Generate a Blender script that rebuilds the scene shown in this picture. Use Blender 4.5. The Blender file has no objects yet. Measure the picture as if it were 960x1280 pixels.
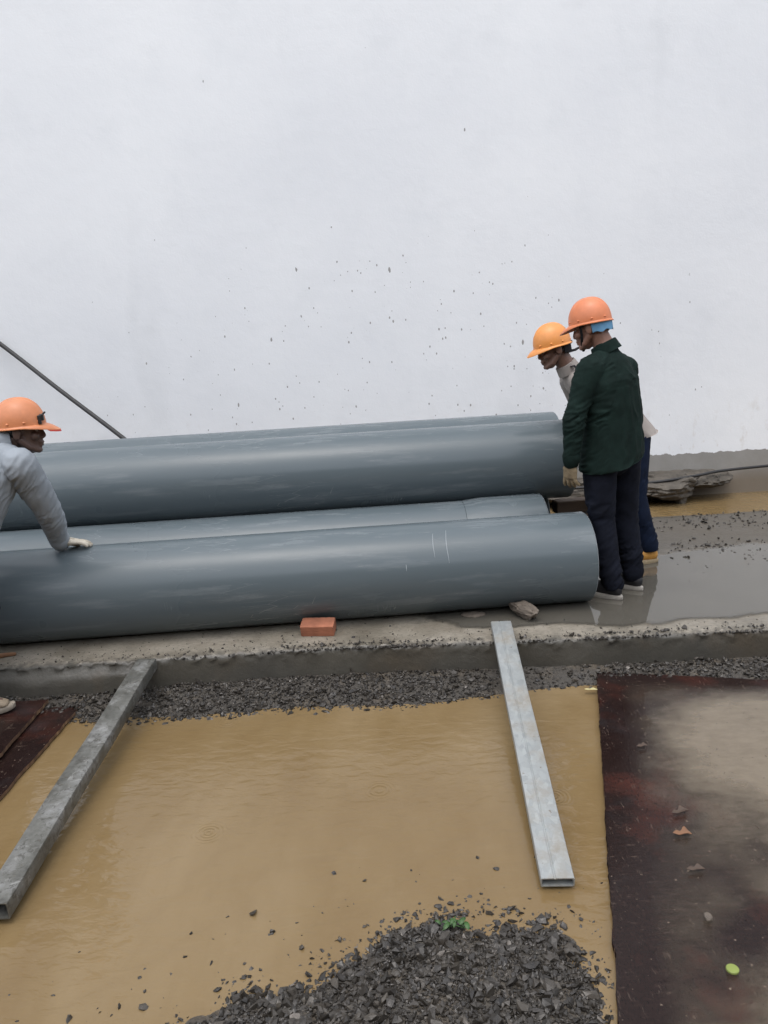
import bpy, math, random
import numpy as np
from mathutils import Vector, Matrix
random.seed(7); RNG = np.random.default_rng(11)
sc = bpy.context.scene
COL = sc.collection
R = math.radians

# ------------------------------------------------------------------ camera
PITCH, ROLL, CAMH, FPX = R(12.6), R(3.3), 1.557, 967.0
fw = Vector((0, math.cos(PITCH), -math.sin(PITCH)))
up0 = Vector((0, math.sin(PITCH), math.cos(PITCH)))
rt0 = Vector((1, 0, 0))
rt = rt0*math.cos(ROLL) - up0*math.sin(ROLL)
up = up0*math.cos(ROLL) + rt0*math.sin(ROLL)
cam = bpy.data.cameras.new('camera')
cam.sensor_fit = 'VERTICAL'; cam.sensor_height = 36.0; cam.lens = 36.0*FPX/1280.0
cam.clip_end = 500; cam.clip_start = 0.05
co = bpy.data.objects.new('camera', cam); COL.objects.link(co)
m = Matrix((rt, up, -fw)).transposed().to_4x4(); m.translation = Vector((0, 0, CAMH))
co.matrix_world = m
sc.camera = co

# ------------------------------------------------------------------ world, sun
SUN_EL, SUN_AZ = R(74), R(200)      # azimuth clockwise from +Y: behind the camera, a little to the left
w = bpy.data.worlds.new('World'); sc.world = w; w.use_nodes = True
nt = w.node_tree; nt.nodes.clear()
sky = nt.nodes.new('ShaderNodeTexSky'); sky.sky_type = 'NISHITA'; sky.sun_disc = False
sky.sun_elevation = SUN_EL; sky.sun_rotation = SUN_AZ
sky.air_density = 1.0; sky.dust_density = 3.0; sky.ozone_density = 1.0
hs = nt.nodes.new('ShaderNodeHueSaturation'); hs.inputs['Saturation'].default_value = 0.42
bg = nt.nodes.new('ShaderNodeBackground'); bg.inputs['Strength'].default_value = 0.15
wo = nt.nodes.new('ShaderNodeOutputWorld')
nt.links.new(sky.outputs[0], hs.inputs['Color']); nt.links.new(hs.outputs[0], bg.inputs[0]); nt.links.new(bg.outputs[0], wo.inputs[0])
sl = bpy.data.lights.new('sun', 'SUN'); sl.energy = 0.5; sl.angle = R(110); sl.color = (1, .97, .93)
so = bpy.data.objects.new('sun', sl); COL.objects.link(so)
sd = Vector((math.sin(SUN_AZ)*math.cos(SUN_EL), math.cos(SUN_AZ)*math.cos(SUN_EL), math.sin(SUN_EL)))
so.rotation_euler = sd.to_track_quat('Z', 'Y').to_euler(); so.location = sd*30
vs = sc.view_settings
vs.view_transform = 'Standard'; vs.look = 'None'; vs.exposure = 1.07; vs.gamma = 1.0; vs.use_curve_mapping = False
sc.render.engine = 'CYCLES'
sc.cycles.use_denoising = True
sc.cycles.max_bounces = 8
sc.cycles.transparent_max_bounces = 12

# ------------------------------------------------------------------ numpy noise
_perm = np.random.default_rng(3).permutation(256).astype(np.int64)
_perm = np.concatenate([_perm, _perm, _perm])
_gr = np.random.default_rng(5).normal(size=(256, 3)); _gr /= np.linalg.norm(_gr, axis=1)[:, None]
def pn(P):
    P = np.asarray(P, float); i = np.floor(P).astype(np.int64); f = P - i; i &= 255
    u = f*f*f*(f*(f*6-15)+10); out = 0
    for dx in (0, 1):
        wx = u[:, 0] if dx else 1-u[:, 0]
        for dy in (0, 1):
            wy = u[:, 1] if dy else 1-u[:, 1]
            for dz in (0, 1):
                wz = u[:, 2] if dz else 1-u[:, 2]
                h = _perm[_perm[_perm[(i[:, 0]+dx) & 255] + ((i[:, 1]+dy) & 255)] + ((i[:, 2]+dz) & 255)]
                out = out + wx*wy*wz*np.einsum('ij,ij->i', _gr[h], f - np.array([dx, dy, dz]))
    return out
def fbm(P, o=3):
    P = np.asarray(P, float); s = 0; a = 1.0
    for k in range(o):
        s = s + a*pn(P*(2**k) + 17.3*k); a *= .5
    return s
def fb2(x, y, f, o=3, seed=0.):
    return fbm(np.stack([np.ravel(x)*f, np.ravel(y)*f, np.full(np.size(x), seed+.37)], 1), o).reshape(np.shape(x))

# ------------------------------------------------------------------ material helpers
class NT:
    def __init__(s, name):
        s.m = bpy.data.materials.new(name); s.m.use_nodes = True; s.t = s.m.node_tree; s.t.nodes.clear()
        s.out = s.t.nodes.new('ShaderNodeOutputMaterial')
    def n(s, typ, ins=None, **props):
        nd = s.t.nodes.new(typ)
        for k, v in props.items(): setattr(nd, k, v)
        for k, v in (ins or {}).items(): s.set(nd.inputs[k], v)
        return nd
    def set(s, sock, v):
        if isinstance(v, bpy.types.NodeSocket): s.t.links.new(v, sock)
        elif isinstance(v, bpy.types.Node): s.t.links.new(v.outputs[0], sock)
        else:
            if isinstance(v, (tuple, list)) and len(v) == 3 and sock.type == 'RGBA': v = (*v, 1)
            sock.default_value = v
    def coord(s, scale=(1, 1, 1), rot=(0, 0, 0), loc=(0, 0, 0)):
        c = s.n('ShaderNodeTexCoord')
        return s.n('ShaderNodeMapping', {'Vector': c.outputs['Object'], 'Scale': scale, 'Rotation': rot, 'Location': loc}).outputs[0]
    def noise(s, vec, scale, detail=4, rough=.55, dist=0.):
        return s.n('ShaderNodeTexNoise', {'Vector': vec, 'Scale': scale, 'Detail': detail, 'Roughness': rough, 'Distortion': dist}).outputs['Fac']
    def ramp(s, fac, stops):
        r = s.n('ShaderNodeValToRGB', {'Fac': fac}); e = r.color_ramp.elements
        while len(e) < len(stops): e.new(.5)
        for el, (p, c) in zip(e, stops):
            el.position = p; el.color = (c, c, c, 1) if isinstance(c, (int, float)) else (*c, 1)
        return r.outputs['Color']
    def mix(s, fac, a, b, blend='MIX'):
        x = s.n('ShaderNodeMix', data_type='RGBA', blend_type=blend)
        s.set(x.inputs[0], fac); s.set(x.inputs[6], a); s.set(x.inputs[7], b); return x.outputs[2]
    def math(s, op, a, b=0., clamp=False):
        x = s.n('ShaderNodeMath', operation=op, use_clamp=clamp); s.set(x.inputs[0], a); s.set(x.inputs[1], b); return x.outputs[0]
    def bump(s, h, strength=.5, dist=.01, normal=None):
        b = s.n('ShaderNodeBump', {'Height': h, 'Strength': strength, 'Distance': dist})
        if normal is not None: s.set(b.inputs['Normal'], normal)
        return b.outputs[0]
    def attr(s, name): return s.n('ShaderNodeAttribute', attribute_name=name).outputs['Fac']
    def bsdf(s, color, rough=.6, normal=None, spec=.5, metal=0., link=True, **kw):
        b = s.n('ShaderNodeBsdfPrincipled', {'Base Color': color, 'Roughness': rough, 'Specular IOR Level': spec, 'Metallic': metal})
        for k, v in kw.items(): s.set(b.inputs[k.replace('_', ' ')], v)
        if normal is not None: s.set(b.inputs['Normal'], normal)
        if link: s.t.links.new(b.outputs[0], s.out.inputs[0])
        return b
M = {}
def simple(name, col, rough=.6, var=.25, scale=30., bump=.2, bd=.003, spec=.5, metal=0., stretch=(1, 1, 1)):
    t = NT(name); v = t.coord(stretch)
    a = t.noise(v, scale, 5, .6); b = t.noise(v, scale*.17, 3, .5)
    f = t.math('ADD', t.math('MULTIPLY', a, .5), t.math('MULTIPLY', b, .5))
    lo = tuple(c*(1-var) for c in col); hi = tuple(min(1, c*(1+var)) for c in col)
    c = t.ramp(f, [(.3, lo), (.7, hi)])
    t.bsdf(c, rough, t.bump(a, bump, bd) if bump else None, spec, metal)
    M[name] = t.m
    return t.m

def m_wall():
    t = NT('wall_paint'); v = t.coord()
    sep = t.n('ShaderNodeSeparateXYZ', {'Vector': v}); X, Z = sep.outputs[0], sep.outputs[2]
    big = t.noise(v, .45, 4, .55); med = t.noise(v, 2.2, 5, .6); fine = t.noise(v, 60, 4, .6)
    base = t.ramp(big, [(.3, (.71, .728, .75)), (.7, (.795, .81, .82))])
    base = t.mix(t.math('MULTIPLY', t.ramp(med, [(.52, 0.), (.75, 1.)]), .18), base, (.55, .575, .60))
    # damp bloom right side
    st = t.noise(t.coord((1, 1, .35)), 1.3, 5, .6)
    base = t.mix(t.math('MULTIPLY', t.ramp(st, [(.58, 0.), (.72, 1.)]), .20), base, (.5, .52, .53))
    # splash speckles: two voronoi layers, elongated downwards
    def speck(scale, thr, seed, sx=(1, 1, .5), cover=.55):
        vv = t.coord(sx, (0, 0, 0), (seed, 0, seed*1.7))
        warp = t.noise(vv, scale*3, 2); 
        vo = t.n('ShaderNodeTexVoronoi', {'Vector': vv, 'Scale': scale, 'Randomness': 1.})
        d = t.math('ADD', vo.outputs['Distance'], t.math('MULTIPLY', t.math('SUBTRACT', warp, .5), .12))
        cs = t.n('ShaderNodeSeparateColor', {'Color': vo.outputs['Color']})
        size = t.math('MULTIPLY', t.math('POWER', cs.outputs[0], 3.), thr)
        on = t.math('GREATER_THAN', cs.outputs[1], cover)
        return t.math('MULTIPLY', t.math('LESS_THAN', d, size), on)
    # mask: denser low in the middle of the wall
    dx = t.math('MULTIPLY', t.math('ADD', X, -.2), .42); dz = t.math('MULTIPLY', t.math('ADD', Z, -1.1), .75)
    r2 = t.math('ADD', t.math('MULTIPLY', dx, dx), t.math('MULTIPLY', dz, dz))
    core = t.math('POWER', 2.718, t.math('MULTIPLY', r2, -1.))
    dens = t.math('ADD', t.math('MULTIPLY', core, .62), .24)
    msk = t.math('GREATER_THAN', dens, t.noise(t.coord((1, 1, 1), (0, 0, 0), (4, 0, 9)), 9, 2))
    far = t.math('LESS_THAN', Z, 4.6)
    s1 = t.math('MULTIPLY', speck(11., .15, 3.1, (1, 1, .45)), t.math('MULTIPLY', far, t.math('MAXIMUM', msk, 0.)))
    s2 = t.math('MULTIPLY', speck(34., .26, 8.7, (1, 1, .6)), msk)
    s3 = t.math('MULTIPLY', speck(5.5, .042, 5.3, (1, 1, .5), .05), far)
    sp = t.math('MAXIMUM', t.math('MAXIMUM', s1, s2), s3)
    tint = t.mix(t.noise(v, 5, 2), (.07, .07, .07), (.22, .19, .16))
    # orange mud smears near the foot
    mz = t.n('ShaderNodeMapRange', {'Value': Z, 'From Min': 1.0, 'From Max': .35}).outputs[0]
    sm = t.math('MULTIPLY', t.math('MULTIPLY', mz, t.ramp(t.noise(t.coord((2.2, 1, 1.2)), 5, 6, .65), [(.56, 0.), (.68, 1.)])), .5)
    base = t.mix(sm, base, (.50, .44, .36))
    col = t.mix(t.math('MULTIPLY', sp, .75), base, tint)
    # bare grey render below a ragged paint edge
    edge = t.math('ADD', Z, t.math('MULTIPLY', t.math('SUBTRACT', t.noise(v, 7, 6, .65), .5), .09))
    bare = t.math('LESS_THAN', edge, .345)
    rc = t.mix(t.noise(v, 4, 6, .65), (.20, .19, .17), (.33, .32, .30))
    lowd = t.n('ShaderNodeMapRange', {'Value': Z, 'From Min': .20, 'From Max': .05}).outputs[0]
    rc = t.mix(t.math('MULTIPLY', lowd, .7), rc, (.17, .13, .085))
    col = t.mix(bare, col, rc)
    t.bsdf(col, t.mix(bare, (.62,)*3, (.75,)*3), t.bump(t.math('ADD', fine, t.math('MULTIPLY', t.noise(v, 8, 4), 3.)), .25, .004), .35)
    M['wall'] = t.m
m_wall()

def m_slab():
    t = NT('wet_concrete'); v = t.coord()
    sep = t.n('ShaderNodeSeparateXYZ', {'Vector': v}); Y, Z = sep.outputs[1], sep.outputs[2]
    a = t.noise(v, 2.2, 6, .62); b = t.noise(v, 45, 5, .65); c = t.noise(v, 9, 4, .6)
    col = t.ramp(a, [(.30, (.155, .138, .108)), (.5, (.235, .212, .170)), (.72, (.30, .272, .225))])
    col = t.mix(t.math('MULTIPLY', t.ramp(c, [(.5, 0.), (.72, 1.)]), .5), col, (.15, .125, .095))
    col = t.mix(t.math('MULTIPLY', t.ramp(b, [(.50, 0.), (.68, 1.)]), .55), col, (.10, .088, .070))
    # dirty grit band along the back of the slab
    yb = t.math('ADD', Y, t.math('MULTIPLY', t.math('SUBTRACT', c, .5), .5))
    back = t.n('ShaderNodeMapRange', {'Value': yb, 'From Min': 5.0, 'From Max': 5.25}).outputs[0]
    grit = t.mix(t.noise(v, 60, 4, .7), (.020, .017, .012), (.095, .080, .060))
    col = t.mix(t.math('MULTIPLY', back, .9), col, grit)
    lipn = t.math('MULTIPLY', t.attr('lip'), t.ramp(t.noise(v, 26, 5, .7), [(.40, 0.), (.55, 1.)]))
    col = t.mix(lipn, col, (.035, .031, .025))
    # soaked dark face of the kerb
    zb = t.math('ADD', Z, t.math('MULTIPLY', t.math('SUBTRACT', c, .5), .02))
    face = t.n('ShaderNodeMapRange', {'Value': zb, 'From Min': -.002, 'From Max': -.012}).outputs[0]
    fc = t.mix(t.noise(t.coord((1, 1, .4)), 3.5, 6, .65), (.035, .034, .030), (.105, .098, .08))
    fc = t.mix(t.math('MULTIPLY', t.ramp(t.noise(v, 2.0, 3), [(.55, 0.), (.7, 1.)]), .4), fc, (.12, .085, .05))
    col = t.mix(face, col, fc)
    rough = t.ramp(a, [(.35, .30), (.65, .62)])
    t.bsdf(col, rough, t.bump(t.math('ADD', b, t.math('MULTIPLY', c, .8)), .55, .006), .5)
    M['slab'] = t.m
m_slab()

def m_water():
    t = NT('muddy_water'); v = t.coord((1, 1, 1))
    v2 = t.coord((1.6, .7, 1), (0, 0, R(-35)))
    a = t.noise(v2, 1.0, 4, .55, .5); b = t.noise(v2, 4, 4, .6, .5)
    col = t.ramp(a, [(.3, (.156,.103,.045)), (.5, (.178,.123,.058)), (.7, (.214,.155,.082))])
    col = t.mix(t.math('MULTIPLY', t.ramp(b, [(.5, 0.), (.75, 1.)]), .22), col, (.205,.150,.082))
    wv = t.noise(t.coord((1, 1.8, 1)), 11, 3, .5, .4)
    vo = t.n('ShaderNodeTexVoronoi', {'Vector': v, 'Scale': 3.1}); rings = vo.outputs['Distance']
    on = t.math('GREATER_THAN', t.n('ShaderNodeSeparateColor', {'Color': vo.outputs['Color']}).outputs[0], .45)
    fall = t.n('ShaderNodeMapRange', {'Value': rings, 'From Min': .26, 'From Max': .02}).outputs[0]
    rp = t.math('MULTIPLY', t.math('MULTIPLY', t.math('SINE', t.math('MULTIPLY', rings, 130.)), fall), on)
    wl = t.n('ShaderNodeTexWave', {'Vector': t.coord((1, 1, 1), (0, 0, R(38))), 'Scale': .8, 'Distortion': 11., 'Detail': 5., 'Detail Scale': 2.2}).outputs['Fac']
    col = t.mix(t.math('MULTIPLY', t.math('POWER', wl, 8.), .07), col, (.11, .07, .03))
    h = t.math('ADD', t.math('MULTIPLY', wv, .5), t.math('MULTIPLY', rp, .10))
    st = t.noise(t.coord((5, 1.2, 1), (0, 0, R(-28))), 3.2, 6, .7, .8)
    col = t.mix(t.math('MULTIPLY', t.ramp(st, [(.50, 0.), (.75, 1.)]), .15), col, (.125, .082, .036))
    st2 = t.noise(t.coord((1, 3.5, 1), (0, 0, R(-8))), 6, 5, .65, 1.5)
    col = t.mix(t.math('MULTIPLY', t.ramp(st2, [(.55, 0.), (.80, 1.)]), .10), col, (.28, .21, .125))
    b_ = t.bsdf(col, .05, t.bump(h, .55, .016), .5); b_.inputs['IOR'].default_value = 1.42
    M['water'] = t.m
m_water()

def m_murk(name, c0, c1, rough, ripple, spec=.5):
    t = NT(name); v = t.coord()
    a = t.noise(v, 3, 5, .6)
    b = t.bsdf(t.mix(a, c0, c1), rough, t.bump(t.noise(v, 6, 2), ripple, .01), spec, link=False)
    tr = t.n('ShaderNodeBsdfTransparent')
    mk = t.attr('murk')
    if name == 'sheet_water':
        e = t.math('MULTIPLY', t.math('MULTIPLY', mk, t.math('SUBTRACT', 1.15, mk)), 2.6)
        mk = t.math('ADD', mk, t.math('MULTIPLY', e, t.math('SUBTRACT', t.noise(t.coord((1, 1.7, 1)), 13, 7, .72), .5)), True)
        mk = t.math('MULTIPLY', mk, t.ramp(t.noise(v, 60, 3, .6), [(.27, .45), (.31, 1.)]))
    mx = t.n('ShaderNodeMixShader', {0: mk, 1: tr.outputs[0], 2: b.outputs[0]})
    t.t.links.new(mx.outputs[0], t.out.inputs[0])
    M[name] = t.m
m_murk('slab_water', (.075, .070, .058), (.115, .107, .09), .045, .03, .5)
m_murk('sheet_water', (.130, .104, .072), (.195, .158, .112), .04, .03, .5)

def m_gravel():
    t = NT('gravel'); v = t.coord(); r = t.attr('tint')
    col = t.ramp(r, [(0., (.008, .0075, .0072)), (.5, (.0185, .017, .0152)), (.9, (.044, .039, .033)), (.985, (.085, .075, .062)), (1., (.22, .20, .18))])
    n = t.noise(v, 120, 4, .6)
    col = t.mix(t.math('MULTIPLY', t.noise(v, 9, 4, .6), .55), col, (.050, .040, .028))
    t.bsdf(col, t.ramp(t.noise(v, 30, 2), [(.35, .22), (.65, .6)]), t.bump(n, .4, .003), .5)
    M['gravel'] = t.m
    t = NT('gravel_bed'); v = t.coord()
    a = t.noise(v, 60, 5, .65); b = t.noise(v, 6, 4)
    col = t.mix(a, (.02, .018, .016), (.075, .066, .053)); col = t.mix(t.math('MULTIPLY', t.ramp(b, [(.5, 0.), (.7, 1.)]), .4), col, (.13, .10, .065))
    t.bsdf(col, .5, t.bump(a, .8, .012), .5); M['bed'] = t.m
m_gravel()

def m_pipe():
    t = NT('grey_pvc'); v = t.coord()
    vl = t.coord((.35, 3, 3)); a = t.noise(vl, 2.5, 5, .6); b = t.noise(v, 90, 3, .6)
    drops = t.noise(v, 55, 2, .5)
    col = t.mix(a, (.084, .106, .118), (.106, .130, .141))
    # dried rain dust and long rub marks
    dust = t.ramp(t.noise(t.coord((.5, 4, 4), (0, 0, 0), (3, 1, 2)), 3.5, 6, .65), [(.53, 0.), (.72, 1.)])
    col = t.mix(t.math('MULTIPLY', dust, .48), col, (.20, .22, .23))
    scr = t.n('ShaderNodeTexVoronoi', {'Vector': t.coord((1.2, 9, 9), (0, .05, .1)), 'Scale': 3.1}, feature='DISTANCE_TO_EDGE').outputs['Distance']
    sm = t.math('MULTIPLY', t.math('LESS_THAN', scr, .006), t.ramp(t.noise(v, 2.6, 2), [(.58, 0.), (.66, 1.)]))
    scr2 = t.n('ShaderNodeTexVoronoi', {'Vector': t.coord((60, 5, 5), (0, .4, .2)), 'Scale': 1.1}, feature='DISTANCE_TO_EDGE').outputs['Distance']
    sm2 = t.math('MULTIPLY', t.math('LESS_THAN', scr2, .02), t.ramp(t.noise(v, 3.7, 2), [(.66, 0.), (.7, 1.)]))
    col = t.mix(t.math('MULTIPLY', t.math('MAXIMUM', sm, sm2), .55), col, (.30, .32, .33))
    rough = t.math('ADD', t.ramp(t.noise(v, .9, 4, .6), [(.35, .17), (.65, .36)]), t.math('MULTIPLY', dust, .12))
    t.bsdf(col, rough, t.bump(t.math('ADD', t.math('MULTIPLY', drops, .6), b), .05, .002), .31)
    M['pipe'] = t.m
m_pipe()
simple('pipe_rim', (.33, .36, .38), .45, .15, 60)

def m_steel():
    t = NT('galvanised_steel'); v = t.coord()
    vo = t.n('ShaderNodeTexVoronoi', {'Vector': t.coord((60, 30, 60)), 'Scale': 1.}).outputs['Color']
    bw = t.n('ShaderNodeRGBToBW', {'Color': vo}).outputs[0]
    a = t.noise(v, 7, 6, .65); f = t.noise(v, 40, 4, .6)
    col = t.mix(bw, (.26, .28, .28), (.36, .38, .375))
    col = t.mix(t.math('MULTIPLY', t.ramp(a, [(.46, 0.), (.66, 1.)]), .75), col, (.21, .185, .145))
    col = t.mix(t.ramp(f, [(.66, 0.), (.74, .8)]), col, (.12, .075, .04))
    t.bsdf(col, t.ramp(a, [(.4, .34), (.7, .62)]), t.bump(f, .15, .002), .5, t.math('MULTIPLY', t.ramp(a, [(.45, 1.), (.65, .2)]), .35))
    M['steel'] = t.m
    t = NT('weathered_steel'); v = t.coord()
    a = t.noise(v, 9, 6, .7); f = t.noise(v, 50, 4, .65)
    col = t.ramp(a, [(.3, (.06, .06, .052)), (.5, (.125, .125, .112)), (.7, (.22, .222, .215))])
    g2 = t.noise(v, 26, 6, .75, 1.)
    col = t.mix(t.ramp(g2, [(.52, 0.), (.60, .75)]), col, (.055, .052, .044)); col = t.mix(t.ramp(t.noise(v, 19, 6, .75, .6), [(.58, 0.), (.66, .6)]), col, (.30, .30, .285))
    col = t.mix(t.ramp(f, [(.6, 0.), (.72, .7)]), col, (.10, .085, .06))
    t.bsdf(col, t.ramp(a, [(.4, .38), (.7, .6)]), t.bump(f, .3, .002), .5, .25); M['steel_dark'] = t.m
m_steel()

def m_ply():
    t = NT('film_faced_plywood'); v = t.coord()
    a = t.noise(v, 2.4, 5, .6); f = t.noise(t.coord((3, 14, 8)), 5, 6, .7); g = t.noise(t.coord((14, 3, 8)), 5, 6, .7)
    col = t.mix(f, (.007, .0042, .004), (.024, .0135, .0115))
    col = t.mix(t.math('MULTIPLY', t.ramp(a, [(.50, 0.), (.66, 1.)]), .75), col, (.060, .0165, .0105))
    col = t.mix(t.math('MULTIPLY', t.ramp(t.noise(v, 3.1, 4, .6), [(.56, 0.), (.7, 1.)]), .5), col, (.030, .030, .032))
    scr = t.math('MAXIMUM', t.ramp(f, [(.64, 0.), (.68, 1.)]), t.ramp(g, [(.62, 0.), (.66, 1.)]))
    col = t.mix(t.math('MULTIPLY', scr, .45), col, (.12, .09, .07))
    hf = t.noise(t.coord((1, 1.6, 1)), 34, 6, .75); hg = t.noise(t.coord((2.5, .8, 1)), 90, 4, .7)
    col = t.mix(t.math('MULTIPLY', t.ramp(hf, [(.54, 0.), (.70, 1.)]), .35), col, (.050, .030, .024))
    col = t.mix(t.math('MULTIPLY', t.ramp(hg, [(.50, 0.), (.62, 1.)]), .6), col, (.007, .0045, .004))
    fl = t.noise(t.coord((1, 1, 1), (0, 0, 0), (7, 2, 0)), 55, 3, .6)
    col = t.mix(t.math('MULTIPLY', t.ramp(fl, [(.69, 0.), (.72, 1.)]), .8), col, (.20, .155, .12))
    t.bsdf(col, t.ramp(a, [(.35, .10), (.7, .30)]), t.bump(t.math('ADD', t.math('ADD', f, g), hf), .16, .003), .20)
    M['ply'] = t.m
m_ply()
def m_plyedge():
    t = NT('plywood_edge'); v = t.coord((4, 4, 1))
    a = t.noise(v, 6, 5, .7)
    t.bsdf(t.ramp(a, [(.35, (.05, .03, .02)), (.55, (.16, .09, .05)), (.72, (.36, .24, .13))]), .7, t.bump(a, .5, .004)); M['ply_edge'] = t.m
m_plyedge()

def cloth(name, col, var=.25, rough=.85, weave=420., dirt=None, sheen=.0, spec=.12):
    t = NT(name); v = t.coord()
    a = t.noise(v, 9, 5, .6); f = t.noise(v, weave, 2, .5)
    c = t.ramp(a, [(.3, tuple(x*(1-var) for x in col)), (.7, tuple(x*(1+var) for x in col))])
    if dirt: c = t.mix(t.math('MULTIPLY', t.ramp(t.noise(v, 14, 5, .65), [(.5, 0.), (.68, 1.)]), .8), c, dirt)
    b = t.bsdf(c, rough, t.bump(t.math('ADD', f, t.noise(v, 60, 3)), .3, .003), spec)
    b.inputs['Sheen Weight'].default_value = sheen
    M[name] = t.m
cloth('green_cotton', (.0074, .0165, .0140), .35)
cloth('dark_denim', (.0078, .0094, .0158), .45)
cloth('blue_denim', (.0075, .0125, .028), .4)
cloth('grey_blue_cotton', (.285, .315, .345), .10)
cloth('taupe_cotton', (.30, .272, .25), .14)
cloth('cream_cotton', (.46, .43, .38), .12)
cloth('dark_strap', (.02, .02, .022), .2)
cloth('blue_cloth', (.13, .28, .44), .2)
cloth('knit_glove', (.52, .48, .40), .15, .9, 300, (.16, .125, .085))
cloth('brown_glove', (.21, .165, .105), .2, .9, 300, (.08, .06, .04))
simple('helmet_orange', (.58, .185, .075), .38, .14, 22, .03, .001)
simple('helmet_amber', (.66, .26, .065), .36, .14, 22, .03, .001)
simple('helmet_tan', (.54, .20, .085), .4, .16, 22, .03, .001)
simple('visor_red', (.62, .06, .045), .4, .1, 20, .03)
simple('skin_brown', (.155, .086, .062), .5, .2, 35, .15, .002)
simple('skin_light', (.235, .120, .082), .5, .2, 35, .15, .002)
simple('skin_dark', (.095, .055, .042), .5, .2, 35, .15, .002)
simple('hair', (.009, .008, .008), .5, .3, 120, .4)
simple('eye_white', (.28, .26, .24), .3, .05, 20, 0)
simple('black_rubber', (.014, .014, .015), .5, .3, 40)
simple('shoe_black', (.013, .013, .015), .6, .3, 60)
simple('sole_white', (.34, .32, .285), .6, .25, 40)
simple('sole_muddy', (.20, .175, .14), .75, .5, 25, .3)
simple('shoe_yellow', (.46, .225, .045), .6, .25, 40)
simple('sole_tan', (.33, .26, .16), .7, .25, 40)
simple('shoe_muddy', (.17, .135, .095), .7, .4, 30, .4)
simple('brick', (.285, .108, .06), .85, .5, 16, .5, .004)
simple('stone', (.115, .095, .075), .75, .5, 40, .8, .006)
simple('rubble', (.075, .065, .052), .75, .55, 22, .9, .01)
simple('timber', (.085, .056, .036), .7, .5, 18, .6, .004, stretch=(.3, 2, 2))
simple('splinter_wood', (.20, .10, .05), .7, .4, 25, .4)
simple('mud', (.15, .10, .055), .5, .3, 6, .5, .02)
simple('dry_leaf', (.07, .045, .03), .6, .5, 40, .4)
simple('pale_leaf', (.45, .40, .20), .55, .25, 40, .3)
simple('green_leaf', (.03, .085, .015), .5, .4, 40, .3)
simple('cap_green', (.20, .25, .055), .35, .1, 30, .1)
simple('blocker_brown', (.10, .075, .05), .9, .4, 3, .6, .03)  # for the added light-blocking bank behind the camera

# ------------------------------------------------------------------ object helpers
def tag(o, label=None, cat=None, group=None, kind=None):
    if label: o['label'] = label
    if cat: o['category'] = cat
    if group: o['group'] = group
    if kind: o['kind'] = kind
    return o
def empty(name, loc):
    o = bpy.data.objects.new(name, None); COL.objects.link(o); o.location = loc; o.empty_display_size = .1
    bpy.context.view_layer.update(); return o
def base_of(o):
    v = Vector((0, 0, 0))
    while o: v += o.location; o = o.parent
    return v
def mesh(name, V, F, mat, parent=None, loc=None, smooth=False, mats=None, fm=None):
    """one mesh object; V in world coordinates"""
    V = np.asarray(V, float).reshape(-1, 3)
    org = base_of(parent) if parent else Vector((0, 0, 0))
    l = Vector(loc) - org if loc is not None else Vector((0, 0, 0))
    me = bpy.data.meshes.new(name)
    me.from_pydata((V - np.array(org + l)).tolist(), [], [list(map(int, f)) for f in F])
    for mm in (mats or [mat]): me.materials.append(M[mm] if isinstance(mm, str) else mm)
    if fm is not None: me.polygons.foreach_set('material_index', np.asarray(fm, np.int32))
    if smooth is True: me.shade_smooth()
    elif not smooth: me.shade_flat()
    else:
        me.shade_smooth(); me.set_sharp_from_angle(angle=R(smooth))
    me.update()
    o = bpy.data.objects.new(name, me); COL.objects.link(o); o.location = l
    if parent: o.parent = parent
    return o
def fattr(o, name, vals):
    a = o.data.attributes.new(name, 'FLOAT', 'POINT'); a.data.foreach_set('value', np.asarray(vals, np.float32))
def grid(xs, ys):
    X, Y = np.meshgrid(xs, ys); nx, ny = len(xs), len(ys)
    i = np.arange(nx*ny).reshape(ny, nx)
    F = np.stack([i[:-1, :-1], i[:-1, 1:], i[1:, 1:], i[1:, :-1]], -1).reshape(-1, 4)
    return X, Y, F
def unit(v): v = np.asarray(v, float); return v/np.linalg.norm(v)

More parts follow.
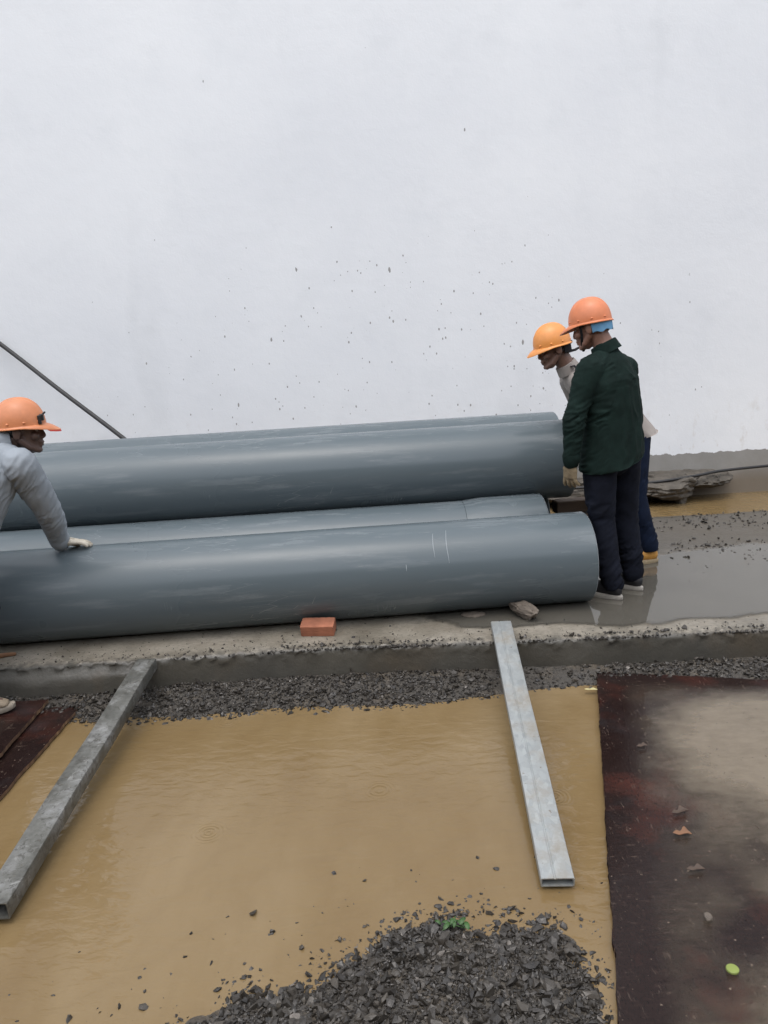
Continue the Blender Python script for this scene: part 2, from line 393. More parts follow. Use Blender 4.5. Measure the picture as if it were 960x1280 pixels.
class MB:
    """collects closed shapes in one mesh"""
    def __init__(s): s.V = []; s.F = []; s.n = 0
    def add(s, V, F):
        V = np.asarray(V, float).reshape(-1, 3)
        s.V.append(V); s.F += [[int(i)+s.n for i in f] for f in F]; s.n += len(V); return s
    def tube(s, pts, rad, side=(0, 1, 0), seg=16, cap=True):
        P = np.asarray(pts, float); n = len(P)
        rr = [(r, r) if np.isscalar(r) else r for r in rad]
        T = np.zeros_like(P); T[1:-1] = P[2:]-P[:-2]; T[0] = P[1]-P[0]; T[-1] = P[-1]-P[-2]
        T /= np.linalg.norm(T, axis=1)[:, None]
        side = np.asarray(side, float); sides = side if side.ndim == 2 else np.repeat(side[None], n, 0)
        rings = []
        th = np.linspace(0, 2*np.pi, seg, endpoint=False)
        def ring(c, t, sd, a, b):
            A = sd - t*np.dot(sd, t)
            if np.linalg.norm(A) < 1e-4: A = np.cross(t, (0.13, .7, .7))
            A = A/np.linalg.norm(A); B = np.cross(t, A)
            return c + np.outer(np.cos(th)*a, A) + np.outer(np.sin(th)*b, B)
        a0, b0 = rr[0]; a1, b1 = rr[-1]
        if cap:
            for k, q in ((.92, .38), (.6, .8)):
                rings.append(ring(P[0]-T[0]*min(a0, b0)*k, T[0], sides[0], a0*q, b0*q))
        for i in range(n): rings.append(ring(P[i], T[i], sides[i], *rr[i]))
        if cap:
            for k, q in ((.6, .8), (.92, .38)):
                rings.append(ring(P[-1]+T[-1]*min(a1, b1)*k, T[-1], sides[-1], a1*q, b1*q))
        V = np.concatenate(rings); F = []
        for i in range(len(rings)-1):
            for j in range(seg):
                k = (j+1) % seg
                F.append((i*seg+j, i*seg+k, (i+1)*seg+k, (i+1)*seg+j))
        F.append(tuple(range(seg-1, -1, -1))); F.append(tuple((len(rings)-1)*seg+j for j in range(seg)))
        return s.add(V, F)
    def ell(s, c, r, rot=None, seg=20, rg=12):
        V = [(0, 0, -1)]; F = []
        for i in range(1, rg):
            p = -math.pi/2 + math.pi*i/rg
            for j in range(seg):
                q = 2*math.pi*j/seg; V.append((math.cos(p)*math.cos(q), math.cos(p)*math.sin(q), math.sin(p)))
        V.append((0, 0, 1)); top = len(V)-1
        for j in range(seg): F.append((0, 1+(j+1) % seg, 1+j)); F.append((top, top-seg+j, top-seg+(j+1) % seg))
        for i in range(rg-2):
            for j in range(seg):
                a = 1+i*seg+j; b = 1+i*seg+(j+1) % seg; F.append((a, b, b+seg, a+seg))
        V = np.array(V)*np.array(r)
        if rot is not None: V = V @ np.asarray(rot).T
        return s.add(V+np.array(c), F)
    def box(s, c, half, rot=None, bev=0.):
        hx, hy, hz = half; b = bev
        V = []; 
        if b <= 0:
            V = [(x, y, z) for z in (-hz, hz) for y in (-hy, hy) for x in (-hx, hx)]
            F = [(0, 2, 3, 1), (4, 5, 7, 6), (0, 1, 5, 4), (2, 6, 7, 3), (0, 4, 6, 2), (1, 3, 7, 5)]
        else:
            def loop(x, y, z): return [(-x+b, -y, z), (x-b, -y, z), (x, -y+b, z), (x, y-b, z), (x-b, y, z), (-x+b, y, z), (-x, y-b, z), (-x, -y+b, z)]
            rings = [loop(hx-b, hy-b, -hz), loop(hx, hy, -hz+b), loop(hx, hy, hz-b), loop(hx-b, hy-b, hz)]
            V = sum(rings, []); F = []
            for i in range(3):
                for j in range(8): k = (j+1) % 8; F.append((i*8+j, i*8+k, i*8+8+k, i*8+8+j))
            F.append(tuple(range(7, -1, -1))); F.append(tuple(range(24, 32)))
        V = np.array(V, float)
        if rot is not None: V = V @ np.asarray(rot).T
        return s.add(V+np.array(c), F)
    def xf(s, mat, off):
        s.V = [v @ np.asarray(mat).T + np.asarray(off) for v in s.V]; return s
    def merge(s, o): 
        for v in o.V: pass
        V = np.concatenate(o.V); s.add(V, o.F); return s
    def arr(s): return np.concatenate(s.V), s.F
    def build(s, name, mat, parent=None, loc=None, smooth=35):
        V, F = s.arr(); return mesh(name, V, F, mat, parent, loc, smooth)
    def fuse(s, voxel, smooth=4, fac=.5):
        """union by voxel remesh; returns V, F arrays"""
        V, F = s.arr(); me = bpy.data.meshes.new('tmp'); me.from_pydata(V.tolist(), [], F); me.update()
        o = bpy.data.objects.new('tmp', me); COL.objects.link(o)
        md = o.modifiers.new('r', 'REMESH'); md.mode = 'VOXEL'; md.voxel_size = voxel
        if smooth:
            ms = o.modifiers.new('s', 'SMOOTH'); ms.factor = fac; ms.iterations = smooth
        dg = bpy.context.evaluated_depsgraph_get(); ev = o.evaluated_get(dg); m2 = ev.to_mesh()
        nv = len(m2.vertices); V2 = np.zeros(nv*3, np.float32); m2.vertices.foreach_get('co', V2)
        N2 = np.zeros(nv*3, np.float32); m2.vertex_normals.foreach_get('vector', N2)
        F2 = [tuple(p.vertices) for p in m2.polygons]
        ev.to_mesh_clear(); bpy.data.objects.remove(o); bpy.data.meshes.remove(me)
        return V2.reshape(-1, 3).astype(float), N2.reshape(-1, 3).astype(float), F2

def tubecurve(name, pts, r, mat, parent=None, loc=None, seg=10, sub=6):
    P = [np.array(p, float) for p in pts]; out = []
    for i in range(len(P)-1):
        p0 = P[max(i-1, 0)]; p1 = P[i]; p2 = P[i+1]; p3 = P[min(i+2, len(P)-1)]
        for k in range(sub):
            t = k/sub
            out.append(.5*((2*p1)+(-p0+p2)*t+(2*p0-5*p1+4*p2-p3)*t*t+(-p0+3*p1-3*p2+p3)*t**3))
    out.append(P[-1])
    return MB().tube(out, [r]*len(out), (0, 1, .01), seg).build(name, mat, parent, loc, True)

def psdf(px, py, poly):
    """signed distance, negative inside"""
    poly = np.asarray(poly, float); d = np.full(np.shape(px), 1e9); ins = np.zeros(np.shape(px), bool)
    for i in range(len(poly)):
        a = poly[i]; b = poly[(i+1) % len(poly)]; e = b-a
        t = np.clip(((px-a[0])*e[0]+(py-a[1])*e[1])/(e@e), 0, 1)
        d = np.minimum(d, np.hypot(px-a[0]-t*e[0], py-a[1]-t*e[1]))
        c = ((a[1] > py) != (b[1] > py)) & (px < (b[0]-a[0])*(py-a[1])/(b[1]-a[1]+1e-12)+a[0])
        ins ^= c
    return np.where(ins, -d, d)

# rock prototypes
def icos(sub):
    t = (1+5**.5)/2
    V = [(-1, t, 0), (1, t, 0), (-1, -t, 0), (1, -t, 0), (0, -1, t), (0, 1, t), (0, -1, -t), (0, 1, -t), (t, 0, -1), (t, 0, 1), (-t, 0, -1), (-t, 0, 1)]
    V = [unit(v) for v in V]
    F = [(0, 11, 5), (0, 5, 1), (0, 1, 7), (0, 7, 10), (0, 10, 11), (1, 5, 9), (5, 11, 4), (11, 10, 2), (10, 7, 6), (7, 1, 8), (3, 9, 4), (3, 4, 2), (3, 2, 6), (3, 6, 8), (3, 8, 9), (4, 9, 5), (2, 4, 11), (6, 2, 10), (8, 6, 7), (9, 8, 1)]
    for _ in range(sub):
        c = {}; G = []
        def mid(a, b):
            k = (min(a, b), max(a, b))
            if k not in c: V.append(unit(V[a]+V[b])); c[k] = len(V)-1
            return c[k]
        for a, b, d in F:
            x, y, z = mid(a, b), mid(b, d), mid(d, a); G += [(a, x, z), (b, y, x), (d, z, y), (x, y, z)]
        F = G
    return np.array(V), np.array(F)
I1 = icos(1); I0 = icos(0); I3 = icos(3); I4 = icos(4)
def rockshape(seed, base=I1):
    g = np.random.default_rng(seed); V = base[0].copy()
    for _ in range(9):                                   # chop planes: angular crushed stone
        n = unit(g.normal(size=3)); d = g.uniform(.28, .62); h = V@n; V = V - np.outer(np.maximum(h-d, 0), n)
    V *= 1.35*g.uniform(.75, 1.2, 3)*np.array([1, .85, .62]); V += g.normal(size=V.shape)*.03
    return V
ROCKS = [rockshape(i) for i in range(12)]; PEBS = [rockshape(50+i, I0) for i in range(16)]
def stones(name, P, S, parent=None, small=False, tints=None):
    lib, F0 = (PEBS, I0[1]) if small else (ROCKS, I1[1])
    n = len(P); nv = len(lib[0])
    q = RNG.normal(size=(n, 4)); q /= np.linalg.norm(q, axis=1)[:, None]
    a, b, c, d = q.T
    Rm = np.stack([1-2*(c*c+d*d), 2*(b*c-a*d), 2*(b*d+a*c), 2*(b*c+a*d), 1-2*(b*b+d*d), 2*(c*d-a*b), 2*(b*d-a*c), 2*(c*d+a*b), 1-2*(b*b+c*c)], 1).reshape(n, 3, 3)
    base = np.stack(lib)[RNG.integers(0, len(lib), n)]*RNG.uniform(.7, 1.3, (n, 1, 3))
    V = np.einsum('nij,nkj->nki', Rm, base)*np.asarray(S)[:, None, None]
    V[..., 2] *= .8
    V += np.asarray(P)[:, None, :]
    F = (F0[None]+(np.arange(n)*nv)[:, None, None]).reshape(-1, 3)
    me = bpy.data.meshes.new(name); me.vertices.add(n*nv); me.vertices.foreach_set('co', V.reshape(-1).astype(np.float32))
    me.loops.add(len(F)*3); me.loops.foreach_set('vertex_index', F.reshape(-1).astype(np.int32))
    me.polygons.add(len(F)); me.polygons.foreach_set('loop_start', (np.arange(len(F))*3).astype(np.int32))
    me.update(calc_edges=True); me.shade_flat(); me.materials.append(M['gravel'])
    o = bpy.data.objects.new(name, me); COL.objects.link(o)
    fattr(o, 'tint', np.repeat(RNG.random(n) if tints is None else tints, nv))
    return o
def joinmesh(o, V, F, mat):
    """append a heightfield (bed) to a stones object"""
    me2 = bpy.data.meshes.new('bed'); me2.from_pydata(np.asarray(V).tolist(), [], [list(map(int, f)) for f in F])
    me2.shade_smooth()
    import bmesh
    bm = bmesh.new(); bm.from_mesh(o.data); k = len(bm.faces); bm.from_mesh(me2)
    o.data.materials.append(M[mat]); bm.faces.ensure_lookup_table()
    for f in bm.faces[k:]: f.material_index = 1
    bm.to_mesh(o.data); bm.free(); bpy.data.meshes.remove(me2)

def rz(a): c, s = math.cos(a), math.sin(a); return np.array([[c, -s, 0], [s, c, 0], [0, 0, 1]])
# ================================================================== SETTING
WZ = -.20                                              # level of the flood water in the yard
o = mesh('ground', [(-60, -60, -.34), (60, -60, -.34), (60, 60, -.34), (-60, 60, -.34)], [(0, 1, 2, 3)], 'mud'); tag(o, kind='structure')
# added unseen bank behind the camera, shaped to darken the pipes' lower reflections
X, Y, F = grid(np.linspace(-25, 25, 80), np.linspace(-16, -3.5, 26))
Z = np.clip((-3.6-Y)*2.2, 0, 5.6) + fb2(X, Y, .6)*.5 - .45
o = mesh('skyline_blocker', np.stack([X, Y, Z], -1), F, 'blocker_brown', smooth=True); tag(o, kind='structure')
# flood water
X, Y, F = grid(np.linspace(-9, 9, 3), np.linspace(-3.6, 3.9, 3))
o = mesh('muddy_water', np.stack([X, Y, np.full_like(X, WZ)], -1), F, 'water', smooth=True); tag(o, kind='structure')
X, Y, F = grid(np.linspace(-9, 9, 3), np.linspace(6.1, 7.3, 3))
o = mesh('trench_water', np.stack([X, Y, np.full_like(X, -.062)], -1), F, 'water', smooth=True); tag(o, kind='structure')

# concrete slab with a crumbling front kerb
def kerb_y(x): return 3.742 - .018*x + .045*np.exp(-((x+.3)/.8)**2) + fb2(x, x*0+2.2, 1.6)*.010
xs = np.concatenate([[-9], np.arange(-3.2, 4.4, .022), [9]])
prof = [(0, -.36), (0, -.2), (0, -.15), (0, -.11), (.001, -.08), (.002, -.055), (.003, -.03), (.005, -.016), (.009, -.007), (.016, -.002), (.03, 0), (.06, 0), (.09, 0), (.13, 0)]
ys2 = np.linspace(4.0, 6.12, 24)
V = []; npf = len(prof)+len(ys2)+4
KX = kerb_y(xs)
for (dy, z) in prof: V.append(np.stack([xs, KX+dy, np.full_like(xs, z)], 1))
for y in ys2: V.append(np.stack([xs, np.full_like(xs, y), np.zeros_like(xs)], 1))
bk = 6.23 + fb2(xs, xs*0+7, 1.8)*.05
for (dy, z) in ((-.03, -.006), (0, -.03), (.02, -.12), (.03, -.36)): V.append(np.stack([xs, bk+dy, np.full_like(xs, z)], 1))
V = np.stack(V); nr, nx = V.shape[:2]
lip = np.exp(-((V[..., 1]-KX[None]-.01)/.035)**2)*(V[..., 2] > -.05)
n1 = fbm(V.reshape(-1, 3)*22, 4).reshape(nr, nx); n3 = fbm(V.reshape(-1, 3)*55+3, 3).reshape(nr, nx); n2 = fbm(V.reshape(-1, 3)*5+9, 3).reshape(nr, nx)
V[..., 2] += np.where(V[..., 2] > -.05, lip*(n1*.016+n3*.012-.004) + n2*.004, 0)
V[:npf-4, :, 1] += (lip*(n1*.012+n3*.016) + np.where(V[..., 2] < -.01, n1*.005+n2*.006, 0))[:npf-4]
# older pour line on the left part of the kerb face
gx = np.clip((-1.15-V[..., 0])/.25, 0, 1)
stepz = np.clip((-.048 + n2*.012 - V[..., 2])/.012, 0, 1)*(np.arange(nr)[:, None] < len(prof))
V[..., 1] -= gx*stepz*.034
i = np.arange(nr*nx).reshape(nr, nx)
F = np.stack([i[:-1, :-1], i[:-1, 1:], i[1:, 1:], i[1:, :-1]], -1).reshape(-1, 4)
o = mesh('pavement', V, F, 'slab', smooth=True); fattr(o, 'lip', (np.exp(-np.maximum(V[..., 1]-KX[None], 0)/.05)).reshape(-1)); tag(o, kind='structure')

# standing water on the slab
X, Y, F = grid(np.linspace(-.2, 5.2, 140), np.linspace(3.8, 5.6, 90))
poly = [(.55, 3.93), (1.0, 3.87), (1.6, 3.90), (2.3, 3.88), (3.2, 3.82), (5, 3.8), (5, 5.35), (3.2, 5.2), (2.3, 5.22), (1.7, 5.12), (1.25, 5.0), (1.0, 4.5), (.6, 4.3), (.2, 4.2), (.2, 4.05)]
d = psdf(X, Y, poly) + fb2(X, Y, 3.0, 4)*.12 + fb2(X, Y, 14, 2)*.02
mk = np.clip(-d/.05, 0, 1); mk = mk*mk*(3-2*mk)*.93
keep = (mk.reshape(-1)[F] > .004).any(1)
o = mesh('puddle', np.stack([X, Y, np.full_like(X, .0065)], -1), F[keep], 'slab_water', smooth=True); fattr(o, 'murk', mk.reshape(-1)); tag(o, kind='structure')

# ================================================================== WALL
wr = empty('plastered_wall', (0, 7.2, 0))
tag(wr, 'tall white painted wall with mud speckles and a bare grey foot', 'wall')
o = mesh('plaster', [(-16, 7.2, -.4), (16, 7.2, -.4), (16, 7.2, 7.5), (-16, 7.2, 7.5), (-16, 7.45, -.4), (16, 7.45, -.4), (16, 7.45, 7.5), (-16, 7.45, 7.5)],
         [(0, 1, 2, 3), (5, 4, 7, 6), (3, 2, 6, 7), (0, 4, 5, 1), (0, 3, 7, 4), (1, 5, 6, 2)], 'wall', wr)
# broken footing ledge that sticks out of the wall foot above the trench
def blob(name, c, r, seed, mat, parent=None, loc=None, amp=.25, f=2.2, base=I3, ridge=True, rot=None):
    V = base[0].copy(); g = np.random.default_rng(seed)
    for _ in range(9):
        n = unit(g.normal(size=3)); dd = g.uniform(.6, .9); h = V@n; V = V-np.outer(np.maximum(h-dd, 0)*.8, n)
    V = V*(1+amp*fbm(V*f+seed*3.1, 4))[:, None]
    V = V*np.array(r)
    if rot is not None: V = V@np.asarray(rot).T
    return mesh(name, V+np.array(c), base[1], mat, parent, loc, 40)
g = MB()
for k, (cx, cy, cz, rx, ry, rzz) in enumerate(((2.25, 7.08, .07, .30, .26, .075), (2.62, 7.05, .085, .36, .28, .085), (2.95, 7.12, .115, .26, .22, .060), (2.72, 6.92, -.02, .05, .05, .09), (1.8, 7.1, .07, .4, .22, .075), (.9, 7.1, .07, .6, .2, .07))):
    V0 = I4[0].copy(); gg = np.random.default_rng(40+k)
    for _ in range(10):
        n = unit(gg.normal(size=3)); dd = gg.uniform(.6, .9); h = V0@n; V0 = V0-np.outer(np.maximum(h-dd, 0)*.85, n)
    V0 = V0*(1+.26*fbm(V0*2.4+k*5.1, 3))[:, None]
    g.add(V0*np.array((rx, ry, rzz*1.25))*1.15+np.array((cx, cy, cz)), I4[1])
for k in range(60):
    x = RNG.uniform(1.6, 3.05); r = RNG.uniform(.018, .06); y = RNG.uniform(6.82, 7.14); z = .10+.02*(x-2.2)+RNG.normal(0, .045) if k % 9 else -.10+r*.3
    g.add(ROCKS[k % 12]@rz(k*1.7).T*r*np.array((1.2, 1, .8))+np.array((x, y, z)), I1[1])
g.build('footing', 'rubble', wr, smooth=30)

# cable lying along the footing and hose hanging on the wall
o = tubecurve('cable', [(1.2, 6.98, .12), (1.9, 6.9, .135), (2.45, 6.86, .155), (2.85, 6.88, .19), (3.1, 6.98, .20), (3.6, 7.1, .20), (4.4, 7.12, .22), (6, 7.15, .2)], .013, 'black_rubber', loc=(2.5, 6.9, .15))
tag(o, 'thin black cable lying along the broken foot of the wall at right', 'cable')
o = tubecurve('hose', [(-5.2, 7.15, 3.3), (-4.2, 7.13, 2.45), (-3.33, 7.10, 1.705), (-2.76, 6.86, 1.275), (-2.19, 6.62, .855), (-1.75, 6.42, .5), (-1.5, 6.3, .05)], .019, 'black_rubber', loc=(-1.5, 6.3, .0))
tag(o, 'dark straight hose slanting down the white wall at the left behind the pipes', 'hose')

# ================================================================== PIPES
def pipe(x0, x1, yl, yr, z, r, label, socket=None, roll=0., name='pipe'):
    def axis(x): return np.array((x, yl+(yr-yl)*(x+1.9)/3.0, z))
    a, b = axis(x0), axis(x1); root = empty(name, (b[0], b[1], z-r))
    seg = 128; th = np.linspace(0, 2*np.pi, seg, endpoint=False)
    T = unit(b-a); A = np.array((0, 0, 1.)); B = np.cross(A, T); B = unit(B)
    def lathe(nm, prof, mat, par, fm=None, mats=None):
        V = []; F = []
        for (xx, rr) in prof: V.append(axis(xx) + rr*(np.outer(np.cos(th), A)+np.outer(np.sin(th), B)))
        k = len(prof)
        for i in range(k):
            for j in range(seg):
                q = (j+1) % seg; p = (i+1) % k; F.append((i*seg+j, i*seg+q, p*seg+q, p*seg+j))
        return mesh(nm, np.concatenate(V), F, mat, par, smooth=30)
    t_ = .016
    xe = socket[0] if socket else x1
    n = 14
    prof = [(x0, r-t_)] + [(x0+(xe-x0)*k/n, r) for k in range(n)] + [(xe-.004, r)] + ([(xe, r-.004), (xe, r-t_+.001)] if not socket else [(xe, r), (xe, r-t_)])
    lathe('barrel', prof, 'pipe', root)
    if socket:
        xs_, rs = socket
        lathe('socket', [(xs_+.002, r-t_), (xs_+.002, r+.001), (xs_+.03, r+.003), (xs_+.12, rs), (x1-.004, rs), (x1, rs-.004), (x1, rs-t_+.002), (xs_+.12, rs-t_)], 'pipe', root)
    re = socket[1] if socket else r
    lathe('cut_end', [(x1+.0005, re-.0045), (x1+.002, re-.005), (x1+.002, re-t_+.002), (x1+.0005, re-t_+.0015)], 'pipe_rim', root)
    return tag(root, label, 'pipe', 'grey pipes stacked by the wall')
PR = .26
pipe(-4.75, 1.148, 4.18, 4.32, PR, PR, 'front grey plastic pipe of the bottom row, with the brick before it')
for (xx, a0, a1) in ((.335, 20, 66), (.262, 28, 62), (.10, 14, 22)):
    yc = 4.18+.14*(xx+1.9)/3.0; P = []
    for a in np.linspace(R(a0), R(a1), 14): P.append((xx+.004*math.sin(a*6), yc-PR*math.cos(a), PR+PR*math.sin(a)))
    MB().tube(P, [.0016*(.4+.6*math.sin(math.pi*i/13)) for i in range(14)], (1, 0, 0), 6).build('scratch', 'pipe_rim', bpy.data.objects['pipe'], smooth=True)
pipe(-4.9, 1.005, 4.705, 4.845, PR, PR, 'grey plastic pipe with a widened socket end, lying just behind the front one', socket=(.50, PR+.013))
pipe(-4.7, 1.12, 5.24, 5.38, PR, PR, 'shaded grey pipe of the bottom row under the upper pipes, third from the front')
pipe(-4.7, 1.22, 5.765, 5.905, PR, PR, 'rearmost grey pipe of the bottom row, nearest to the white wall')
UZ = PR+.4495
pipe(-4.6, 1.235, 4.97, 5.11, UZ, PR, 'front pipe of the upper row, its end beside the man in the green jacket')
pipe(-4.8, 1.275, 5.495, 5.635, UZ, PR, 'topmost grey pipe seen as a thin strip against the white wall')

# ================================================================== STEEL BEAMS
def frame3(a, b, upv=(0, 0, 1)):
    x = unit(np.array(b)-np.array(a)); z = np.array(upv)-x*np.dot(upv, x); z = unit(z); y = np.cross(z, x)
    return np.stack([x, y, z], 1)
def beam(name, a, b, wd, ht, mat, label, lip=True, twist=0.):
    """hollow rectangular tube, a/b = centres of the TOP face ends"""
    a = np.array(a, float); b = np.array(b, float); Rm = frame3(a, b); L = np.linalg.norm(b-a)
    if twist:
        c, s = math.cos(twist), math.sin(twist); y, z = Rm[:, 1].copy(), Rm[:, 2].copy(); Rm[:, 1] = y*c+z*s; Rm[:, 2] = -y*s+z*c
    h = wd/2; t = .004; bv = .006
    outer = [(-h+bv, 0), (-h+bv*.3, -bv*.3), (-h, -bv), (-h, -ht+bv), (-h+bv*.3, -ht+bv*.3), (-h+bv, -ht), (h-bv, -ht), (h-bv*.3, -ht+bv*.3), (h, -ht+bv), (h, -bv), (h-bv*.3, -bv*.3), (h-bv, 0)]
    # shallow stiffening groove along the top face
    if lip: outer += [(-.004, 0), (-.007, -.0025), (-.010, -.0025), (-.013, 0)]
    k = len(outer); c = np.array((0, -ht/2))
    inner = []
    for (y, z) in outer: inner.append((y*(1-2*t/wd), -ht/2+(z+ht/2)*(1-2*t/ht)))
    ns = 24; V = []; F = []
    for i in range(ns+1):
        x = L*i/ns
        for (y, z) in outer: V.append((x, y, z + .003*math.sin(i*.5)))
    for i in range(ns+1):
        x = L*i/ns
        for (y, z) in inner: V.append((x, y, z + .003*math.sin(i*.5)))
    off = (ns+1)*k
    for i in range(ns):
        for j in range(k):
            q = (j+1) % k
            F.append((i*k+j, i*k+q, (i+1)*k+q, (i+1)*k+j)); F.append((off+i*k+q, off+i*k+j, off+(i+1)*k+j, off+(i+1)*k+q))
    for j in range(k):
        q = (j+1) % k; F.append((j, off+j, off+q, q)); e = ns*k; F.append((e+j, e+q, off+e+q, off+e+j))
    V = np.array(V)@Rm.T + a
    o = mesh(name, V, F, mat, None, tuple((a+b)/2-np.array((0, 0, ht))), 30)
    return tag(o, label, 'steel beam', 'steel beams used as ramps to the kerb')
beam('steel_beam', (-1.272, 3.76, .012), (-1.312, 2.135, -.115), .098, .062, 'steel_dark', 'dark weathered steel beam at left, from the kerb down into the muddy water', lip=False)
beam('steel_beam', (.590, 3.90, .052), (.487, 2.15, -.152), .108, .034, 'steel', 'pale galvanised steel channel in the middle, from the slab to the muddy water')

# ================================================================== PLYWOOD SHEETS
def sheet(name, corner, ang, L, W, ztop, th, label, seed, tilt=0.):
    """corner = far left corner; ang = heading of its left edge away from +Y towards -X (radians)"""
    u = np.array((math.cos(ang), -math.sin(ang))); v = np.array((-math.sin(ang), -math.cos(ang)))   # u across, v towards the camera
    nu, nv = 60, 110
    su = np.linspace(0, W, nu); sv = np.linspace(0, L, nv)
    U, Vv = np.meshgrid(su, sv)
    e = np.minimum(np.minimum(U, W-U), np.minimum(Vv, L-Vv))
    jag = np.where(e < .001, 1., 0.)
    Uj = U + jag*fb2(U*1.+seed, Vv, 14, 3)*.010; Vj = Vv + jag*fb2(U, Vv+seed+9, 14, 3)*.010
    P = np.array(corner)[None, None]+Uj[..., None]*u+Vj[..., None]*v
    zt = ztop + fb2(U+seed, Vv, 1.4, 2)*.006 + tilt*U
    top = np.stack([P[..., 0], P[..., 1], zt], -1).reshape(-1, 3); bot = top-np.array((0, 0, th))
    i = np.arange(nu*nv).reshape(nv, nu)
    F1 = np.stack([i[:-1, :-1], i[1:, :-1], i[1:, 1:], i[:-1, 1:]], -1).reshape(-1, 4)
    n = nu*nv; F2 = F1[:, ::-1]+n
    per = list(i[0, :])+list(i[1:, -1])+list(i[-1, -2::-1])+list(i[-2:0, 0])
    F3 = [(per[(k+1) % len(per)], per[k], per[k]+n, per[(k+1) % len(per)]+n) for k in range(len(per))]
    F = [tuple(f) for f in F1]+[tuple(f) for f in F2]+F3
    fm = [0]*(len(F1)+len(F2))+[1]*len(F3)
    root = mesh(name, np.concatenate([top, bot]), F, None, None, (P[nv//2, nu//2, 0], P[nv//2, nu//2, 1], ztop-th), False, ['ply', 'ply_edge'], fm)
    return tag(root, label, 'plywood sheet', 'wet plywood sheets laid over the mud'), u, v
PA = R(14.3)
ply, pu, pv = sheet('plywood_sheet', (1.045, 3.69), PA, 2.44, 1.22, -.172, .02, 'large dark red plywood sheet at right with a puddle on it', 3.)
sheet('plywood_sheet', (-2.82, 3.70), R(2.5), 2.44, 1.22, -.178, .016, 'lower plywood sheet at left, its broken edge running along the brown water', 8.)
sheet('plywood_sheet', (-2.98, 3.67), R(-1.), 2.2, 1.20, -.150, .018, 'upper plywood sheet at left, under the muddy shoe', 12.)
# puddle on the sheet
uu = np.linspace(.03, 1.19, 90); vv = np.linspace(.03, 2.4, 150); U, V_ = np.meshgrid(uu, vv)
PX = 1.045+U*pu[0]+V_*pv[0]; PY = 3.69+U*pu[1]+V_*pv[1]
dd = ((U-.85)/.62)**2+((V_-.72)/.78)**2
mk = np.clip(1.35-dd*1.1 + fb2(U, V_, 2.2, 5)*.6 + fb2(U, V_*2.5, 9, 3)*.10, 0, 1)
mk = np.maximum(mk*.9, np.clip(.34+fb2(U+5, V_, 1.8, 3)*.9, 0, .4)*np.clip((U-.1)/.25, 0, 1))
mk *= np.clip((U-.05)/.10, 0, 1)*np.clip((V_-.10)/.18, 0, 1)*np.clip((1.2-U)/.06, 0, 1)
i = np.arange(U.size).reshape(U.shape); F = np.stack([i[:-1, :-1], i[1:, :-1], i[1:, 1:], i[:-1, 1:]], -1).reshape(-1, 4)
keep = (mk.reshape(-1)[F] > .01).any(1)
o = mesh('sheet_puddle', np.stack([PX, PY, np.full_like(PX, -.1615)], -1), F[keep], 'sheet_water', smooth=True); fattr(o, 'murk', mk.reshape(-1)); tag(o, kind='structure')

# ================================================================== GRAVEL
# strip at the foot of the kerb
line = np.array([(-6, 3.5), (-1.97, 3.50), (-1.6, 3.50), (-1.35, 3.45), (-.96, 3.45), (-.65, 3.47), (-.17, 3.46), (.1, 3.43), (.41, 3.47), (.57, 3.52), (.95, 3.56), (1.2, 3.5), (2, 3.45), (6, 3.4)])
def front(x): return np.interp(x, line[:, 0], line[:, 1])
def strip_z(x, y):
    kf = kerb_y(x); t = np.clip((y-front(x))/(kf-front(x)), -.6, 1.1)
    return WZ - .012 + .062*t + fb2(x, y, 9, 3)*.012
X, Y, F = grid(np.linspace(-3.4, 3.4, 340), np.linspace(3.36, 3.86, 40))
bedV = np.stack([X, Y, strip_z(X, Y)], -1).reshape(-1, 3); bedF = F
n = 9500; x = RNG.uniform(-2.6, 2.9, n*2); y = RNG.uniform(3.36, 3.80, n*2)
q = (y-front(x)); okp = (y < kerb_y(x)+.004) & ((q > 0) | (RNG.random(n*2) < np.exp(q/.02)))
thin = np.where((x > .5) & (x < 1.05), .35, 1.); okp &= RNG.random(n*2) < thin
x, y = x[okp], y[okp]; S = RNG.lognormal(math.log(.0070), .42, len(x)); S = np.clip(S, .003, .022)
o = stones('gravel_strip', np.stack([x, y, strip_z(x, y)+S*.35], 1), S, small=True); joinmesh(o, bedV, bedF, 'bed')
tag(o, 'dark wet crushed stone piled in a strip at the foot of the kerb', 'gravel', kind='stuff')
# heap in the foreground
MP = [(-.60, 1.70), (-.46, 1.80), (-.28, 1.85), (-.17, 1.93), (-.01, 2.03), (.13, 2.05), (.32, 2.05), (.44, 1.98), (.545, 1.84), (.50, 1.6), (.42, 1.15), (-1.3, 1.1), (-1.0, 1.55)]
def heap_z(x, y):
    d = psdf(x, y, MP); return WZ - .018 + np.clip(-d*.17+.012, -.05, .05) + fb2(x, y, 6, 3)*.022
X, Y, F = grid(np.linspace(-1.5, .62, 150), np.linspace(1.05, 2.22, 90)); bedV = np.stack([X, Y, heap_z(X, Y)], -1).reshape(-1, 3)
n = 54000; x = RNG.uniform(-1.5, .66, n); y = RNG.uniform(1.1, 2.35, n); d = psdf(x, y, MP)
